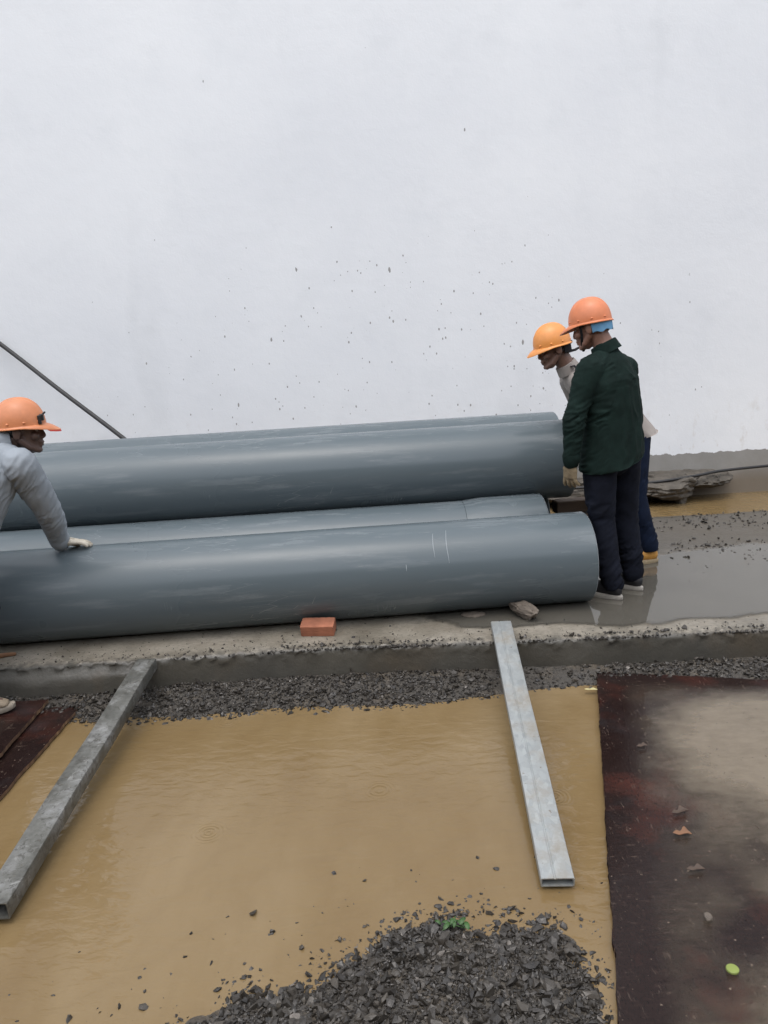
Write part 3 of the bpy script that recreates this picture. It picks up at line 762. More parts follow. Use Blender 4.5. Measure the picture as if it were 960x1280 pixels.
# keep clear of the plywood edge
edge_u = (x-1.045)*pu[0]+(y-3.69)*pu[1]
okp = ((d < 0) | (RNG.random(n) < (.75*np.exp(-d/.030)+.24*np.exp(-d/.10))*np.clip(.5+fb2(x, y, 7, 2)*1.5, .12, 1.5))) & (edge_u < -.008)
x, y, d = x[okp], y[okp], d[okp]; S = np.clip(RNG.lognormal(math.log(.0058), .55, len(x)), .003, .022); S = np.where(d > .03, S*.8, S)
z = np.where(d > .004, np.maximum(heap_z(x, y), WZ-.003), heap_z(x, y))+S*.30
o = stones('gravel_heap', np.stack([x, y, z], 1), S, small=True); joinmesh(o, bedV, F, 'bed')
tag(o, 'heap of dark crushed stone rising from the muddy water in the foreground', 'gravel', kind='stuff')
# grit on the slab: along the crumbling lip and along the trench
n = 5200; x = RNG.uniform(-2.3, 2.8, n); y = kerb_y(x)+np.abs(RNG.normal(.008, .026, n)); keep = RNG.random(n) < np.clip(.5+fb2(x, x*0, 1.3, 2)*1.4, .12, 1)*np.clip((x+1.6)/.6, .15, 1)
x, y = x[keep], y[keep]; S = np.clip(RNG.lognormal(math.log(.0055), .4, len(x)), .003, .014)
zz = np.where(y-kerb_y(x) < .035, -.012, .0)
P1 = np.stack([x, y, zz+S*.3], 1); S1 = S
n = 4200; x = RNG.uniform(1.4, 4.4, n); y = RNG.uniform(4.75, 6.2, n); keep = RNG.random(n) < np.clip(.16+fb2(x, y, 1.8, 3)*.75+np.exp(-((y-5.25)/.13)**2)*.35+.25*(y > 5.7), .015, .9)
x, y = x[keep], y[keep]; S = np.clip(RNG.lognormal(math.log(.0075), .45, len(x)), .003, .024)
P2 = np.stack([x, y, S*.35], 1)
n = 160; x = RNG.uniform(-1.9, 3.4, n); y = RNG.uniform(3.8, 4.9, n); S3 = np.clip(RNG.lognormal(math.log(.0048), .4, n), .003, .011)
x3 = RNG.uniform(-2.1, 3.2, 700); y3 = kerb_y(x3)+.02+np.abs(RNG.normal(0, .11, 700)); s3 = np.clip(RNG.lognormal(math.log(.0028), .35, 700), .0016, .006)
x, y, S3 = np.concatenate([x, x3]), np.concatenate([y, y3]), np.concatenate([S3, s3])
P3 = np.stack([x, y, .002+S3*.3], 1)
o = stones('slab_grit', np.concatenate([P1, P2, P3]), np.concatenate([S1, S, S3]), small=False)
tag(o, 'loose dark grit scattered on the wet concrete slab', 'gravel', kind='stuff')

# ================================================================== SMALL THINGS
# brick: grooved face, chipped
def brick():
    V, F = [], []
    nx, ny, nz = 26, 14, 10; hx, hy, hz = .098, .048, .034
    base = {}
    mb = MB()
    V0 = I4[0]; s = np.max(np.abs(V0), axis=1)[:, None]; C = V0/s                     # sphere to cube
    C = C*np.array((hx, hy, hz))
    grv = np.where(np.abs(C[:, 1]) > hy*.98, -.0012*(np.abs(np.sin(C[:, 2]/hz*3.)) < .2), 0)
    C[:, 1] += np.sign(C[:, 1])*grv
    grv = np.where(np.abs(C[:, 2]) > hz*.98, -.001*(np.abs(np.sin(C[:, 1]/hy*3.)) < .2), 0)
    C[:, 2] += np.sign(C[:, 2])*grv
    C += (fbm(C*60, 3)*.0022)[:, None]*unit(np.array((1, 1, 1)))
    chip = np.maximum(C@unit((1, -.9, 1.2))-.098, 0)*.8; C -= np.outer(chip, unit((1, -.9, 1.2)))
    return C, I4[1]
C, F = brick()
C = .93*C@np.array([[1, 0, 0], [0, .966, -.259], [0, .259, .966]]).T@rz(R(-7)).T
o = mesh('brick', C+np.array((-.395, 4.00, .041)), F, 'brick', None, (-.395, 4.03, 0), 25); tag(o, 'red grooved brick lying before the front pipe', 'brick')
o = blob('stone', (.745, 4.06, .042), (.115, .055, .048), 5, 'stone', None, (.745, 4.06, 0), .3, 2.4, I4, rot=rz(R(-58))); tag(o, 'brown rough stone chock under the front pipe near the galvanised channel', 'stone')
o = blob('stone', (.47, 4.14, .008), (.07, .04, .012), 9, 'stone', None, (.47, 4.14, 0), .3, 2.2, I3); tag(o, 'small flat dark stone in the shade under the front pipe', 'stone')
# timber chock beside the pipe end
g = MB().box((1.33, 5.33, .335), (.13, .05, .045), rz(R(8)), .006).box((1.36, 5.35, .14), (.10, .07, .14), rz(R(-4)), .006)
V, F = g.arr(); 
o = mesh('timber_chock', V, F, 'timber', None, (1.34, 5.34, 0), 30); tag(o, 'brown timber block stack wedged beside the pipe ends behind the green jacket', 'timber block')
# stick on the slab at far left, chips
def stick(name, a, b, r, mat, label, cat):
    a, b = np.array(a), np.array(b); P = [a+(b-a)*t+np.array((0, 0, .004*math.sin(9*t))) for t in np.linspace(0, 1, 7)]
    o = MB().tube(P, [(r*(1+.25*math.sin(5*i)), r*.5) for i in range(7)], (0, 0, 1), 8).build(name, mat, None, tuple((a+b)/2), 40); tag(o, label, cat)
stick('wood_stick', (-2.32, 3.86, .008), (-2.03, 3.93, .012), .013, 'splinter_wood', 'broken piece of reddish wood lying on the slab at far left', 'stick')
# leaves
def leaf(name, c, L, W, ang, mat, label, curl=.3, z=0., group=None):
    us = np.linspace(-1, 1, 13); vs_ = np.linspace(-1, 1, 7); U, V_ = np.meshgrid(us, vs_)
    wd = np.power(np.clip(1-U*U, 0, 1), .7)*(1+.25*U)
    L *= .8; W *= .8; wd = wd*(1+.35*np.sin(U*7+L*90)*np.abs(V_)); x = U*L/2; y = V_*wd*W/2+.12*W*np.sin(U*3); zz = curl*W*(V_**2*.5*wd + .12*np.sin(U*5)) + .0035
    P = np.stack([x, y, zz], -1).reshape(-1, 3)@rz(ang).T+np.array(c)
    i = np.arange(U.size).reshape(U.shape); F = np.stack([i[:-1, :-1], i[:-1, 1:], i[1:, 1:], i[1:, :-1]], -1).reshape(-1, 4)
    o = mesh(name, P, F, mat, None, c, True)
    md = o.modifiers.new('thickness', 'SOLIDIFY'); md.thickness = .0012
    return tag(o, label, 'leaf', group)
SZ = -.163
leaf('dry_leaf', (1.003, 2.471, SZ), .085, .03, R(12), 'dry_leaf', 'grey curled dry leaf on the plywood puddle, uppermost of the three', .5, group='dry leaves on the wet plywood')
leaf('dry_leaf', (.962, 2.346, SZ), .08, .035, R(-8), 'splinter_wood', 'orange brown dry leaf on the plywood puddle, between two darker ones', .6, group='dry leaves on the wet plywood')
leaf('dry_leaf', (.935, 2.166, SZ), .075, .026, R(-4), 'dry_leaf', 'dark wet leaf in the plywood puddle, nearest to the green cap', .5, group='dry leaves on the wet plywood')
leaf('dry_leaf', (1.02, 2.93, SZ), .06, .025, R(5), 'dry_leaf', 'small dark leaf near the far end of the plywood sheet', .4, group='dry leaves on the wet plywood')
leaf('yellow_leaf', (.965, 3.50, -.178), .085, .022, R(-14), 'pale_leaf', 'pale yellow leaf at the far corner of the large plywood sheet', .3)
blob('pebble', (.885, 1.955, -.158), (.013, .016, .009), 4, 'stone', None, (.885, 1.955, -.168)); tag(bpy.data.objects['pebble'], 'single brown pebble on the large plywood sheet', 'pebble')
# bottle cap
c0 = np.array((.872, 1.765, -.164)); V = []; F = []; sg = 32
for (rr, zz) in ((.0165, 0), (.0165, .005), (.015, .0066), (.0001, .0066)):
    for k in range(sg):
        q = 2*math.pi*k/sg; rk = rr+(.0006 if k % 2 and rr > .016 else 0); V.append((math.cos(q)*rk, math.sin(q)*rk, zz))
for i in range(3):
    for k in range(sg): F.append((i*sg+k, i*sg+(k+1) % sg, (i+1)*sg+(k+1) % sg, (i+1)*sg+k))
o = mesh('bottle_cap', np.array(V)+c0, F, 'cap_green', None, tuple(c0), 30); tag(o, 'lime green plastic bottle cap on the large plywood sheet', 'bottle cap')
# green sprig on the heap
g = MB(); root = empty('plant_sprig', (.135, 2.0, -.185)); tag(root, 'small green leafy sprig on top of the gravel heap', 'plant')
for k in range(9):
    a = RNG.uniform(0, 6.28); l = RNG.uniform(.022, .040); p = np.array((.135+RNG.normal(0, .018), 2.0+RNG.normal(0, .010), -.180+RNG.uniform(0, .016)))
    us = np.linspace(-1, 1, 7); wd = np.sqrt(np.clip(1-us*us, 0, 1))*l*.22; P = []
    for u_, w_ in zip(us, wd): P += [(u_*l/2, -w_, .006*(1-u_*u_)), (u_*l/2, 0, .002+.008*(1-u_*u_)), (u_*l/2, w_, .006*(1-u_*u_))]
    F = []
    for i in range(6): F += [(i*3, i*3+3, i*3+4, i*3+1), (i*3+1, i*3+4, i*3+5, i*3+2)]
    g.add(np.array(P)@rz(a).T+p, F)
lo = g.build('leaves', 'green_leaf', root, smooth=True)
g = MB().tube([(.10, 1.99, -.184), (.135, 2.0, -.174), (.17, 1.995, -.182)], [.0022]*3, (0, 1, 0), 6).tube([(.135, 2.0, -.174), (.145, 2.02, -.164)], [.002]*2, (0, 0, 1), 6)
g.build('stem', 'green_leaf', root, smooth=True)

# ================================================================== PEOPLE
def basis(F, U=(0, 0, 1)):
    """columns: forward, left, up"""
    F = unit(F); Uv = np.asarray(U, float); L = unit(np.cross(Uv, F)); return np.stack([F, L, np.cross(F, L)], 1)
def head_shapes(mb, c, B):
    h = MB()
    h.ell((-.012, 0, .035), (.094, .074, .080))
    h.tube([(.018, 0, .012), (.030, 0, -.035), (.038, 0, -.078)], [(.062, .066), (.057, .055), (.040, .040)], (0, 1, 0))
    h.tube([(.0, .052, -.045), (.035, .043, -.082), (.068, .012, -.100)], [.020, .018, .016]); h.tube([(.0, -.052, -.045), (.035, -.043, -.082), (.068, -.012, -.100)], [.020, .018, .016])
    h.ell((.066, 0, -.098), (.019, .022, .017))
    h.tube([(.078, 0, .014), (.089, 0, -.010), (.096, 0, -.028)], [(.009, .010), (.011, .012), (.014, .012)], (0, 1, 0))
    for s in (-1, 1):
        h.ell((.092, s*.013, -.035), (.012, .009, .009)); h.ell((.075, s*.030, .021), (.015, .026, .010))
        h.ell((.062, s*.043, -.027), (.022, .022, .022)); h.ell((-.012, s*.078, -.008), (.021, .009, .033))
    h.ell((.082, 0, -.061), (.014, .025, .008)); h.ell((.080, 0, -.074), (.013, .021, .009)); h.ell((.078, 0, -.050), (.012, .022, .014))
    V, F = h.arr(); mb.add(V@B.T+np.array(c), F)
def hand_shapes(g, wpos, X, Zn, curl=.3, thumb_side=1, fat=1.0, spread=.14, thumb_in=.2):
    """wpos wrist, X fingers direction, Zn back of hand"""
    X = unit(X); Z = np.array(Zn, float); Z = unit(Z-X*np.dot(Z, X)); Yv = np.cross(Z, X)*thumb_side
    B = np.stack([X, Yv, Z], 1); h = MB()
    h.tube([(-.004, 0, 0), (.014, 0, 0), (.05, 0, .002), (.088, 0, 0)], [(.027*fat, .021*fat), (.029*fat, .021*fat), (.040*fat, .018*fat), (.040*fat, .013*fat)], (0, 1, 0))
    for k, (y, L) in enumerate(((.031, .068), (.0105, .077), (-.010, .071), (-.030, .056))):
        a = spread*(1.5-k); c = curl*(1+.12*k); p = np.array((.086, y, 0.)); P = [p-np.array((.03, 0, 0)), p]; ang = c*.6
        for sgm in (.42, .32, .26):
            d = np.array((math.cos(ang)*math.cos(a), math.sin(a), -math.sin(ang))); p = p+d*L*sgm; P.append(p); ang += c
        r = .0092*fat; h.tube(P, [r, r, r*.98, r*.92, r*.82], (0, 1, 0), 12)
    h.tube([(.022, .020, -.004), (.048, .043, -.012), (.072, .056-.03*thumb_in, -.020-.015*thumb_in), (.092, .060-.05*thumb_in, -.026-.02*thumb_in)], [.016*fat, .0125*fat, .0105*fat, .009*fat], (0, 0, 1), 12)
    V, F = h.arr(); g.add(V@B.T+np.array(wpos), [f[::-1] for f in F] if thumb_side < 0 else F)
def folds(V, N, segs, amp=.006, f_al=26, f_ar=7, seed=0.):
    """cloth folds: ridges that run around each limb or drape along the torso. segs: (a, b, weight, mode)"""
    best = np.full(len(V), 1e9); D = np.zeros(len(V))
    for (a, b, wgt, fa, fr) in segs:
        a, b = np.array(a, float), np.array(b, float); e = b-a; L = np.linalg.norm(e); e /= L
        t = np.clip((V-a)@e, -.02, L+.02); q = a+np.outer(t, e); d = np.linalg.norm(V-q, axis=1)
        p1 = unit(np.cross(e, (.31, .77, .55))); p2 = np.cross(e, p1)
        wv = fbm(V*5+seed, 2)*.9
        cc = np.stack([(V@e)*fa+wv*1.6+((V-q)@p1)*fa*.8-((V-q)@p2)*fa*.35, (V@p1)*fr*1.3, (V@p2)*fr*1.3], 1)+seed
        n = pn(cc); r = 1-np.abs(n)*2.6; n2 = pn(cc*2.1+5)
        patch = np.clip(.55+1.7*pn(V*5.2+seed*2), .15, 1.3); dd = wgt*patch*(r*.9+n2*.5)
        m_ = d < best; D = np.where(m_, dd, D); best = np.minimum(best, d)
    return V+N*(amp*D)[:, None]
def add_mesh(name, vnf, mat, parent, smooth=True):
    return mesh(name, vnf[0], vnf[2], mat, parent, smooth=smooth)

def helmet(par, c, B, mat, visor=.055, tip=None, seed=0, clip=False):
    sg, rg = 72, 22; V = []; F = []
    hx, hy, hz = .121, .103, .132
    th = np.linspace(0, 2*np.pi, sg, endpoint=False); cx, sy = np.cos(th), np.sin(th)
    for i in range(rg+1):
        t = i/rg*np.pi/2; r = np.sin(t)**.88; z = hz*np.cos(t)**.95 if i < rg else 0.
        x, y = hx*r*cx, hy*r*sy; zz = np.full(sg, z)
        # crown ridges
        top = np.exp(-((y)/.013)**2)*np.clip(1-(i/rg)**3, 0, 1)*.006 + np.exp(-((np.abs(y)-.036)/.008)**2)*.0028*np.clip(1-(i/rg)**3, 0, 1)
        V.append(np.stack([x*(1+top*2), y, zz+top], 1))
    fr = np.clip(cx, 0, 1)**2.2
    for (o_, dz) in ((.006, -.002), (.5, -.006), (1., -.009), (1.0, -.013), (.5, -.011), (-.10, -.006)):
        ext = (.008+visor*fr)*o_ ; droop = -.030*fr*max(o_, 0)**1.5
        V.append(np.stack([(hx+ext)*cx, (hy+np.minimum(ext, .016)*1.)*sy, dz+droop], 1))
    # inside shell
    for i in range(rg-1, -1, -1):
        t = i/rg*np.pi/2; r = np.sin(t)**.88*.965; V.append(np.stack([hx*r*cx, hy*r*sy, np.full(sg, hz*.96*np.cos(t)**.95-.004)], 1))
    k = len(V); V = np.concatenate(V)
    for i in range(k-1):
        for j in range(sg): q = (j+1) % sg; F.append((i*sg+j, i*sg+q, (i+1)*sg+q, (i+1)*sg+j))
    g = MB().add(V, F)
    for a in (.62, 1.25, 1.9, 2.55, -.62, -1.25, -1.9, -2.55):
        g.ell((hx*.975*math.cos(a), hy*.975*math.sin(a), .014), (.008, .008, .006))
    V2, F2 = g.arr(); sh = mesh('helmet', V2@B.T+np.array(c), F2, mat, par, smooth=50)
    if tip:
        # red translucent peak tip
        ps = np.linspace(-.55, .55, 15); P = []; 
        for o_ in (.55, 1.03):
            for p in ps:
                f_ = max(math.cos(p), 0)**2.2; e = (.008+visor*f_)*o_; P.append(((hx+e)*math.cos(p), (hy+min(e, .016))*math.sin(p), -.0135-.030*f_*o_**1.5))
        P = np.array(P); P2 = P-np.array((0, 0, .006)); n = 15; F3 = []
        for i in range(n-1): F3 += [(i, i+1, n+i+1, n+i), (2*n+i+1, 2*n+i, 3*n+i, 3*n+i+1), (n+i, n+i+1, 3*n+i+1, 3*n+i), (i+1, i, 2*n+i, 2*n+i+1)]
        F3 += [(0, n, 3*n, 2*n), (n-1, 3*n-1, 4*n-1, 2*n-1)]
        mesh('visor_tip', np.concatenate([P, P2])@B.T+np.array(c), F3, tip, sh, smooth=30)
    if clip:
        g = MB().box((hx*.93, -.045, .030), (.010, .012, .016), None, .003).box((hx*.86, -.060, .020), (.008, .008, .022), None, .003).tube([(hx*.93, -.04, .04), (hx*1.06, -.035, .052)], [.005]*2)
        V2, F2 = g.arr(); mesh('lamp_clip', V2@B.T+np.array(c), F2, 'black_rubber', sh, smooth=30)
    return sh
def hair(par, c, B, low=-.055, back=.0):
    """short hair shell: cranium, sides and nape, leaving the face free"""
    V = I4[0]*np.array((.100, .0795, .085))+np.array((-.014, 0, .033)); V = V*1.0
    V = V*(1+.012*pn(V*90))[:, None]
    # keep the part behind / above the hairline
    line_ = np.where(V[:, 0] > .045, .045, np.where(V[:, 0] > .012, .005, np.where(V[:, 0] > -.03, .012, low)))
    keep = V[:, 2] > line_
    F = [f for f in I4[1] if keep[f].all()]
    o = mesh('hair', V@B.T+np.array(c), F, 'hair', par, smooth=True)
    md = o.modifiers.new('t', 'SOLIDIFY'); md.thickness = .006; md.offset = -1
    return o
def eyes(par, c, B):
    for s in (-1, 1):
        g = MB().ell((.070, s*.031, .003), (.011, .012, .009)); V, F = g.arr(); e = mesh('eye', V@B.T+np.array(c), F, 'eye_white', par, smooth=True)
        g = MB().ell((.079, s*.031, .003), (.004, .006, .006)); V, F = g.arr(); mesh('iris', V@B.T+np.array(c), F, 'hair', e, smooth=True)
def shoe(par, heel, D, mat, sole, size=.27, high=.0, tilt=0.):
    B = basis((D[0], D[1], tilt)); k = size/.27
    g = MB()
    g.tube([(.032, 0, .055), (.08, 0, .058), (.14, 0, .055), (.19, 0, .045), (.232, 0, .036)], [(.034, .042), (.036, .044), (.040, .038), (.044, .028), (.038, .020)], (0, 1, 0))
    g.tube([(.062, 0, .05), (.058, 0, .092+high)], [(.037, .043), (.036, .043)], (0, 1, 0))
    g.ell((.15, 0, .082), (.05, .018, .012))
    V, N, F = g.fuse(.006, 3); V[:, 2] = np.maximum(V[:, 2], .018)
    s = mesh('shoe', (V*k)@B.T+np.array(heel), F, mat, par, smooth=True)
    # sole
    n = 36; P = []
    for i in range(n):
        a = 2*math.pi*i/n; x = .135+.142*math.cos(a); wv = .041+.008*math.cos(a)-.006*math.cos(2*a+.6); P.append((x, wv*np.sign(math.sin(a))*abs(math.sin(a))**.7))
    P = np.array(P); V = []; F = []
    for (sc_, z) in ((.97, .0), (1., .004), (1., .022), (.97, .027), (.5, .028)):
        V.append(np.concatenate([(P-[.135, 0])*sc_+[.135, 0], np.full((n, 1), z)], 1))
    V = np.concatenate(V)
    V[:, 2] += np.clip((V[:, 0]-.20)/.08, 0, 1)**2*.012
    for r_ in range(4):
        for j in range(n): q = (j+1) % n; F.append((r_*n+j, r_*n+q, r_*n+n+q, r_*n+n+j))
    F.append(tuple(range(n-1, -1, -1))); F.append(tuple(4*n+j for j in range(n)))
    mesh('sole', (V*k)@B.T+np.array(heel), F, sole, s, smooth=35)
    return s
def lerp(a, b, t): return np.array(a)*(1-t)+np.array(b)*t

def person(J, spec):
    """J: joints in world space. spec: materials and options. The body is one continuous mesh; clothes are its children."""
    J = {k: np.array(v, float) for k, v in J.items()}
    Bh = spec['head_basis']; Ls = spec['left']; hc = J['head']
    root_loc = tuple((J['ankL']+J['ankR'])/2*np.array((1, 1, 0))+np.array((0, 0, spec['floor'])))
    up_h = Bh[:, 2]
    b = MB(); head_shapes(b, hc, Bh)
    nb = hc+Bh@np.array((-.035, 0, -.045))
    b.tube([nb, lerp(nb, J['neck'], .55), J['neck']], [(.052, .054), (.053, .056), (.062, .062)], Ls)
    b.tube([J['pelvis'], J['waist'], J['chest'], lerp(J['chest'], J['neck'], .72)], [(.145, .098), (.125, .090), (.150, .098), (.095, .070)], Ls, 20)
    for s in 'LR':
        b.tube([lerp(J['chest'], J['neck'], .62), J['sh'+s]], [.055, .050], (0, 0, 1))
        b.tube([J['sh'+s], lerp(J['sh'+s], J['el'+s], .4), J['el'+s], lerp(J['el'+s], J['wr'+s], .3), J['wr'+s]], [.050, .045, .036, .037, .026], (.3, .2, .9))
        b.tube([J['hip'+s], lerp(J['hip'+s], J['kn'+s], .4), J['kn'+s], lerp(J['kn'+s], J['ank'+s], .3), J['ank'+s]], [.080, .072, .052, .050, .034], (.3, .9, .2))
        fd = np.array(spec['foot'+s]); b.tube([J['ank'+s], J['ank'+s]+np.array((fd[0]*.05, fd[1]*.05, -.045)), J['ank'+s]+np.array((fd[0]*.15, fd[1]*.15, -.055))], [.032, .030, .026])
        H = spec['hand'+s]; hand_shapes(b, J['wr'+s], H[0], H[1], H[2], H[3], .80 if spec.get('gloves') else 1.0, thumb_in=H[4])
    V, N, F = b.fuse(.0045, 2)
    body = mesh('person', V, F, spec['skin'], None, root_loc, True)
    hair(body, hc, Bh); eyes(body, hc, Bh)
    # upper garment
    j = MB(); wd = spec.get('fit', 1.0); hem = J['hem']
    tz = spec['torso_r']
    hn = unit(J.get('hem_n', hem-J['waist'])); j.tube([hem+unit(hem-J['waist'])*.05, J['waist'], J['chest'], lerp(J['chest'], J['neck'], .60), lerp(J['chest'], J['neck'], .9)], [tz[0], tz[1], tz[2], tz[3], (.075, .070)], Ls, 28)
    for s in 'LR':
        j.tube([lerp(J['chest'], J['neck'], .66), lerp(lerp(J['chest'], J['neck'], .66), J['sh'+s], .6), J['sh'+s]], [(.072, .072), (.072, .072), .066], (0, 0, 1), 20)
        ar = spec.get('arm', 1.)
        j.tube([J['sh'+s], lerp(J['sh'+s], J['el'+s], .35), J['el'+s], lerp(J['el'+s], J['wr'+s], .45), lerp(J['el'+s], J['wr'+s], .93)], [.067*ar, .063*ar, .053*ar, .046*ar, .037*ar], (.3, .2, .9), 20)
    V, N, F = j.fuse(.0065, 7)
    low = (np.linalg.norm(V-hem, axis=1) < .34); dh = np.where(low, np.maximum((V-hem)@hn, 0), 0)
    segs = [(J['pelvis'], J['chest'], 1.15, 6, 10), (J['chest'], J['neck'], .45, 9, 13)]
    for s in 'LR': segs += [(J['sh'+s], J['el'+s], .95, 26, 8), (J['el'+s], J['wr'+s], 1.25, 34, 7)]
    V = folds(V, N, segs, spec.get('fold', .0065), seed=spec['seed'])
    dh = np.where(low, np.maximum((V-hem)@hn-.003*pn(V*14), 0), 0); V = V-np.outer(dh, hn)
    top = mesh(spec['top_name'], V, F, spec['top'], body, smooth=True)
    # collar
    cj = MB(); ax = unit(nb-J['neck']); n = 28; th = np.linspace(0, 2*np.pi, n, endpoint=False)
    A = unit(np.array(Ls)-ax*np.dot(Ls, ax)); Bv = np.cross(ax, A); Vc = []
    for (rr, hh) in ((.085, -.03), (.079, .005), (.074, .030), (.068, .032), (.066, .01), (.070, -.03)):
        rr *= spec.get('collar_r', 1.); Vc.append(J['neck']+ax*(hh+spec.get('collar_h', 0))+np.outer(np.cos(th)*rr, A)+np.outer(np.sin(th)*rr, Bv))
    Fc = [(i*n+k, i*n+(k+1) % n, ((i+1) % 6)*n+(k+1) % n, ((i+1) % 6)*n+k) for i in range(6) for k in range(n)]
    mesh('collar', np.concatenate(Vc), Fc, spec['top'], top, smooth=50)
    for s in 'LR':     # cuffs
        a, c_ = lerp(J['el'+s], J['wr'+s], .86), lerp(J['el'+s], J['wr'+s], .99)
        MB().tube([a, c_], [.0455*spec.get('arm', 1.), .042*spec.get('arm', 1.)], (.3, .2, .9), 20).build('cuff', spec.get('cuff', spec['top']), top, smooth=40)
    # trousers
    t = MB(); t.tube([lerp(J['pelvis'], J['waist'], .45), J['pelvis'], J['pelvis']-np.array((0, 0, .07))], [(.140, .100), (.152, .112), (.142, .105)], Ls, 24)
    for s in 'LR':
        t.tube([J['hip'+s]+np.array((0, 0, .02)), lerp(J['hip'+s], J['kn'+s], .4), J['kn'+s], lerp(J['kn'+s], J['ank'+s], .35), lerp(J['kn'+s], J['ank'+s], .75), lerp(J['kn'+s], J['ank'+s], .98)], [.102, .092, .072, .068, .061, .058], (.3, .9, .2), 20)
    V, N, F = t.fuse(.0075, 6)
    segs = [(J['pelvis'], J['waist'], .4, 14, 10)]
    for s in 'LR':
        m1 = lerp(J['hip'+s], J['kn'+s], .65); m2 = lerp(J['kn'+s], J['ank'+s], .55)
        segs += [(J['hip'+s], m1, .7, 15, 9), (m1, J['kn'+s], 1.0, 24, 7), (J['kn'+s], m2, .9, 22, 7), (m2, J['ank'+s], 1.7, 34, 6)]
    V = folds(V, N, segs, .0098, seed=spec['seed']+31)
    tuck = ((V-hem)@hn < -.015) & (np.linalg.norm(V-hem, axis=1) < .34); V = V-N*(tuck*.032)[:, None]
    V[:, 2] = np.maximum(V[:, 2], spec['floor']+spec.get('cuff_z', .05)+.01*pn(V*12))
    mesh('trousers', V, F, spec['trousers'], body, smooth=True)
    for s in 'LR':
        fd = unit(np.array((*spec['foot'+s], 0)))
        heel = J['ank'+s]*np.array((1, 1, 0))-fd*.058+np.array((0, 0, spec['floor']))
        shoe(body, heel, fd, spec['shoe'], spec['sole'], spec.get('shoe_size', .27), spec.get('high', 0.))
        if spec.get('gloves'):
            H = spec['hand'+s]; g = MB(); hand_shapes(g, J['wr'+s], H[0], H[1], H[2], H[3], spec.get('glove_fat', 1.10), thumb_in=H[4])
            X = unit(J['wr'+s]-J['el'+s]); g.tube([J['wr'+s]-X*.05, J['wr'+s]-X*.02, J['wr'+s]], [.034, .032, .029], (.3, .2, .9))
            V, N, F = g.fuse(.0032, 2); V = folds(V, N, [(J['wr'+s]-X*.05, J['wr'+s]+X*.1, 1., 60, 25)], .0018, seed=3.)
            mesh('glove', V, F, spec['gloves'], body, smooth=True)
    helmet(body, hc+Bh@np.array(spec.get('helmet_off', (0, 0, .034))), Bh@spec.get('helmet_tilt', np.eye(3)), spec['helmet'], tip=spec.get('tip'), clip=spec.get('clip', False), visor=spec.get('visor', .055))
    tag(body, spec['label'], 'person')
    return body, Bh, hc
def rot_y(a):
    """pitch about the left axis: positive tips the front down"""
    c, s = math.cos(a), math.sin(a); return np.array([[c, 0, s], [0, 1, 0], [-s, 0, c]])
def rot_x(a): c, s = math.cos(a), math.sin(a); return np.array([[1, 0, 0], [0, c, -s], [0, s, c]])

# --- man in the dark green jacket
FA = unit((-.66, .75, 0)); LA = unit((-.75, -.66, 0))
HA = basis((-.86, .51, 0))@rot_y(R(13))
JA = dict(pelvis=(1.345, 4.42, .88), waist=(1.335, 4.425, 1.04), chest=(1.315, 4.43, 1.25), neck=(1.298, 4.44, 1.435), head=(1.222, 4.475, 1.555),
          hipL=(1.240, 4.345, .84), hipR=(1.420, 4.486, .84), knL=(1.255, 4.345, .47), knR=(1.428, 4.470, .47), ankL=(1.303, 4.285, .095), ankR=(1.470, 4.425, .095),
          shL=(1.178, 4.320, 1.325), shR=(1.452, 4.560, 1.300), elL=(1.078, 4.285, 1.05), wrL=(1.062, 4.275, .828), elR=(1.44, 4.70, 1.10), wrR=(1.315, 4.83, .97), hem=(1.335, 4.412, .805), hem_n=(.19, .17, -1))
person(JA, dict(skin='skin_light', top='green_cotton', top_name='jacket', trousers='dark_denim', shoe='shoe_black', sole='sole_white', gloves='brown_glove', helmet='helmet_orange',
    head_basis=HA, left=LA, floor=.007, seed=1.3, footL=(-.70, .71), footR=(-.66, .75), torso_r=[(.218, .165), (.200, .145), (.205, .142), (.130, .110)], fold=.0125, arm=1.12,
    handL=((-.06, .05, -1), (-.7, -.65, 0), .30, -1, .5), handR=((-.6, .55, -.45), (.3, .3, .9), .35, 1, .3),
    helmet_off=(-.006, 0, .028), helmet_tilt=rot_y(R(-5)), visor=.052,
    label='man in a dark green jacket and orange helmet standing at the pipe ends'))
bA = bpy.data.objects['person']
# blue cloth under the rim at the nape, chin strap, rolled sleeve edge
def wrap(name, c, B, mat, par, az0, az1, zlo, zhi, rx=.104, ry=.084):
    n = 22; P = []; F = []
    for k in range(n):
        a = az0+(az1-az0)*k/(n-1)
        for (q, z) in ((1., zlo+.006*math.sin(k*1.3)), (1.03, (zlo+zhi)/2), (1.02, zhi), (.95, zhi), (.96, zlo+.002)):
            P.append((-.012+rx*q*math.cos(a), ry*q*math.sin(a), z))
    for k in range(n-1):
        for i in range(5): j = (i+1) % 5; F.append((k*5+i, k*5+j, k*5+5+j, k*5+5+i))
    return mesh(name, np.array(P)@B.T+np.array(c), F, mat, par, smooth=40)
wrap('head_cloth', JA['head'], HA, 'blue_cloth', bA, R(100), R(260), -.040, .045, .109, .089)
def strap(c, B, par):
    g = MB()
    for s in (-1, 1):
        g.tube([np.array((.03, s*.088, .03)), np.array((.035, s*.072, -.03)), np.array((.055, s*.045, -.085)), np.array((.066, 0, -.120))], [(.007, .0022)]*4, (1, 0, 0), 8)
    V, F = g.arr(); return mesh('chin_strap', V@B.T+np.array(c), F, 'dark_strap', par, smooth=40)
strap(JA['head'], HA, bA)

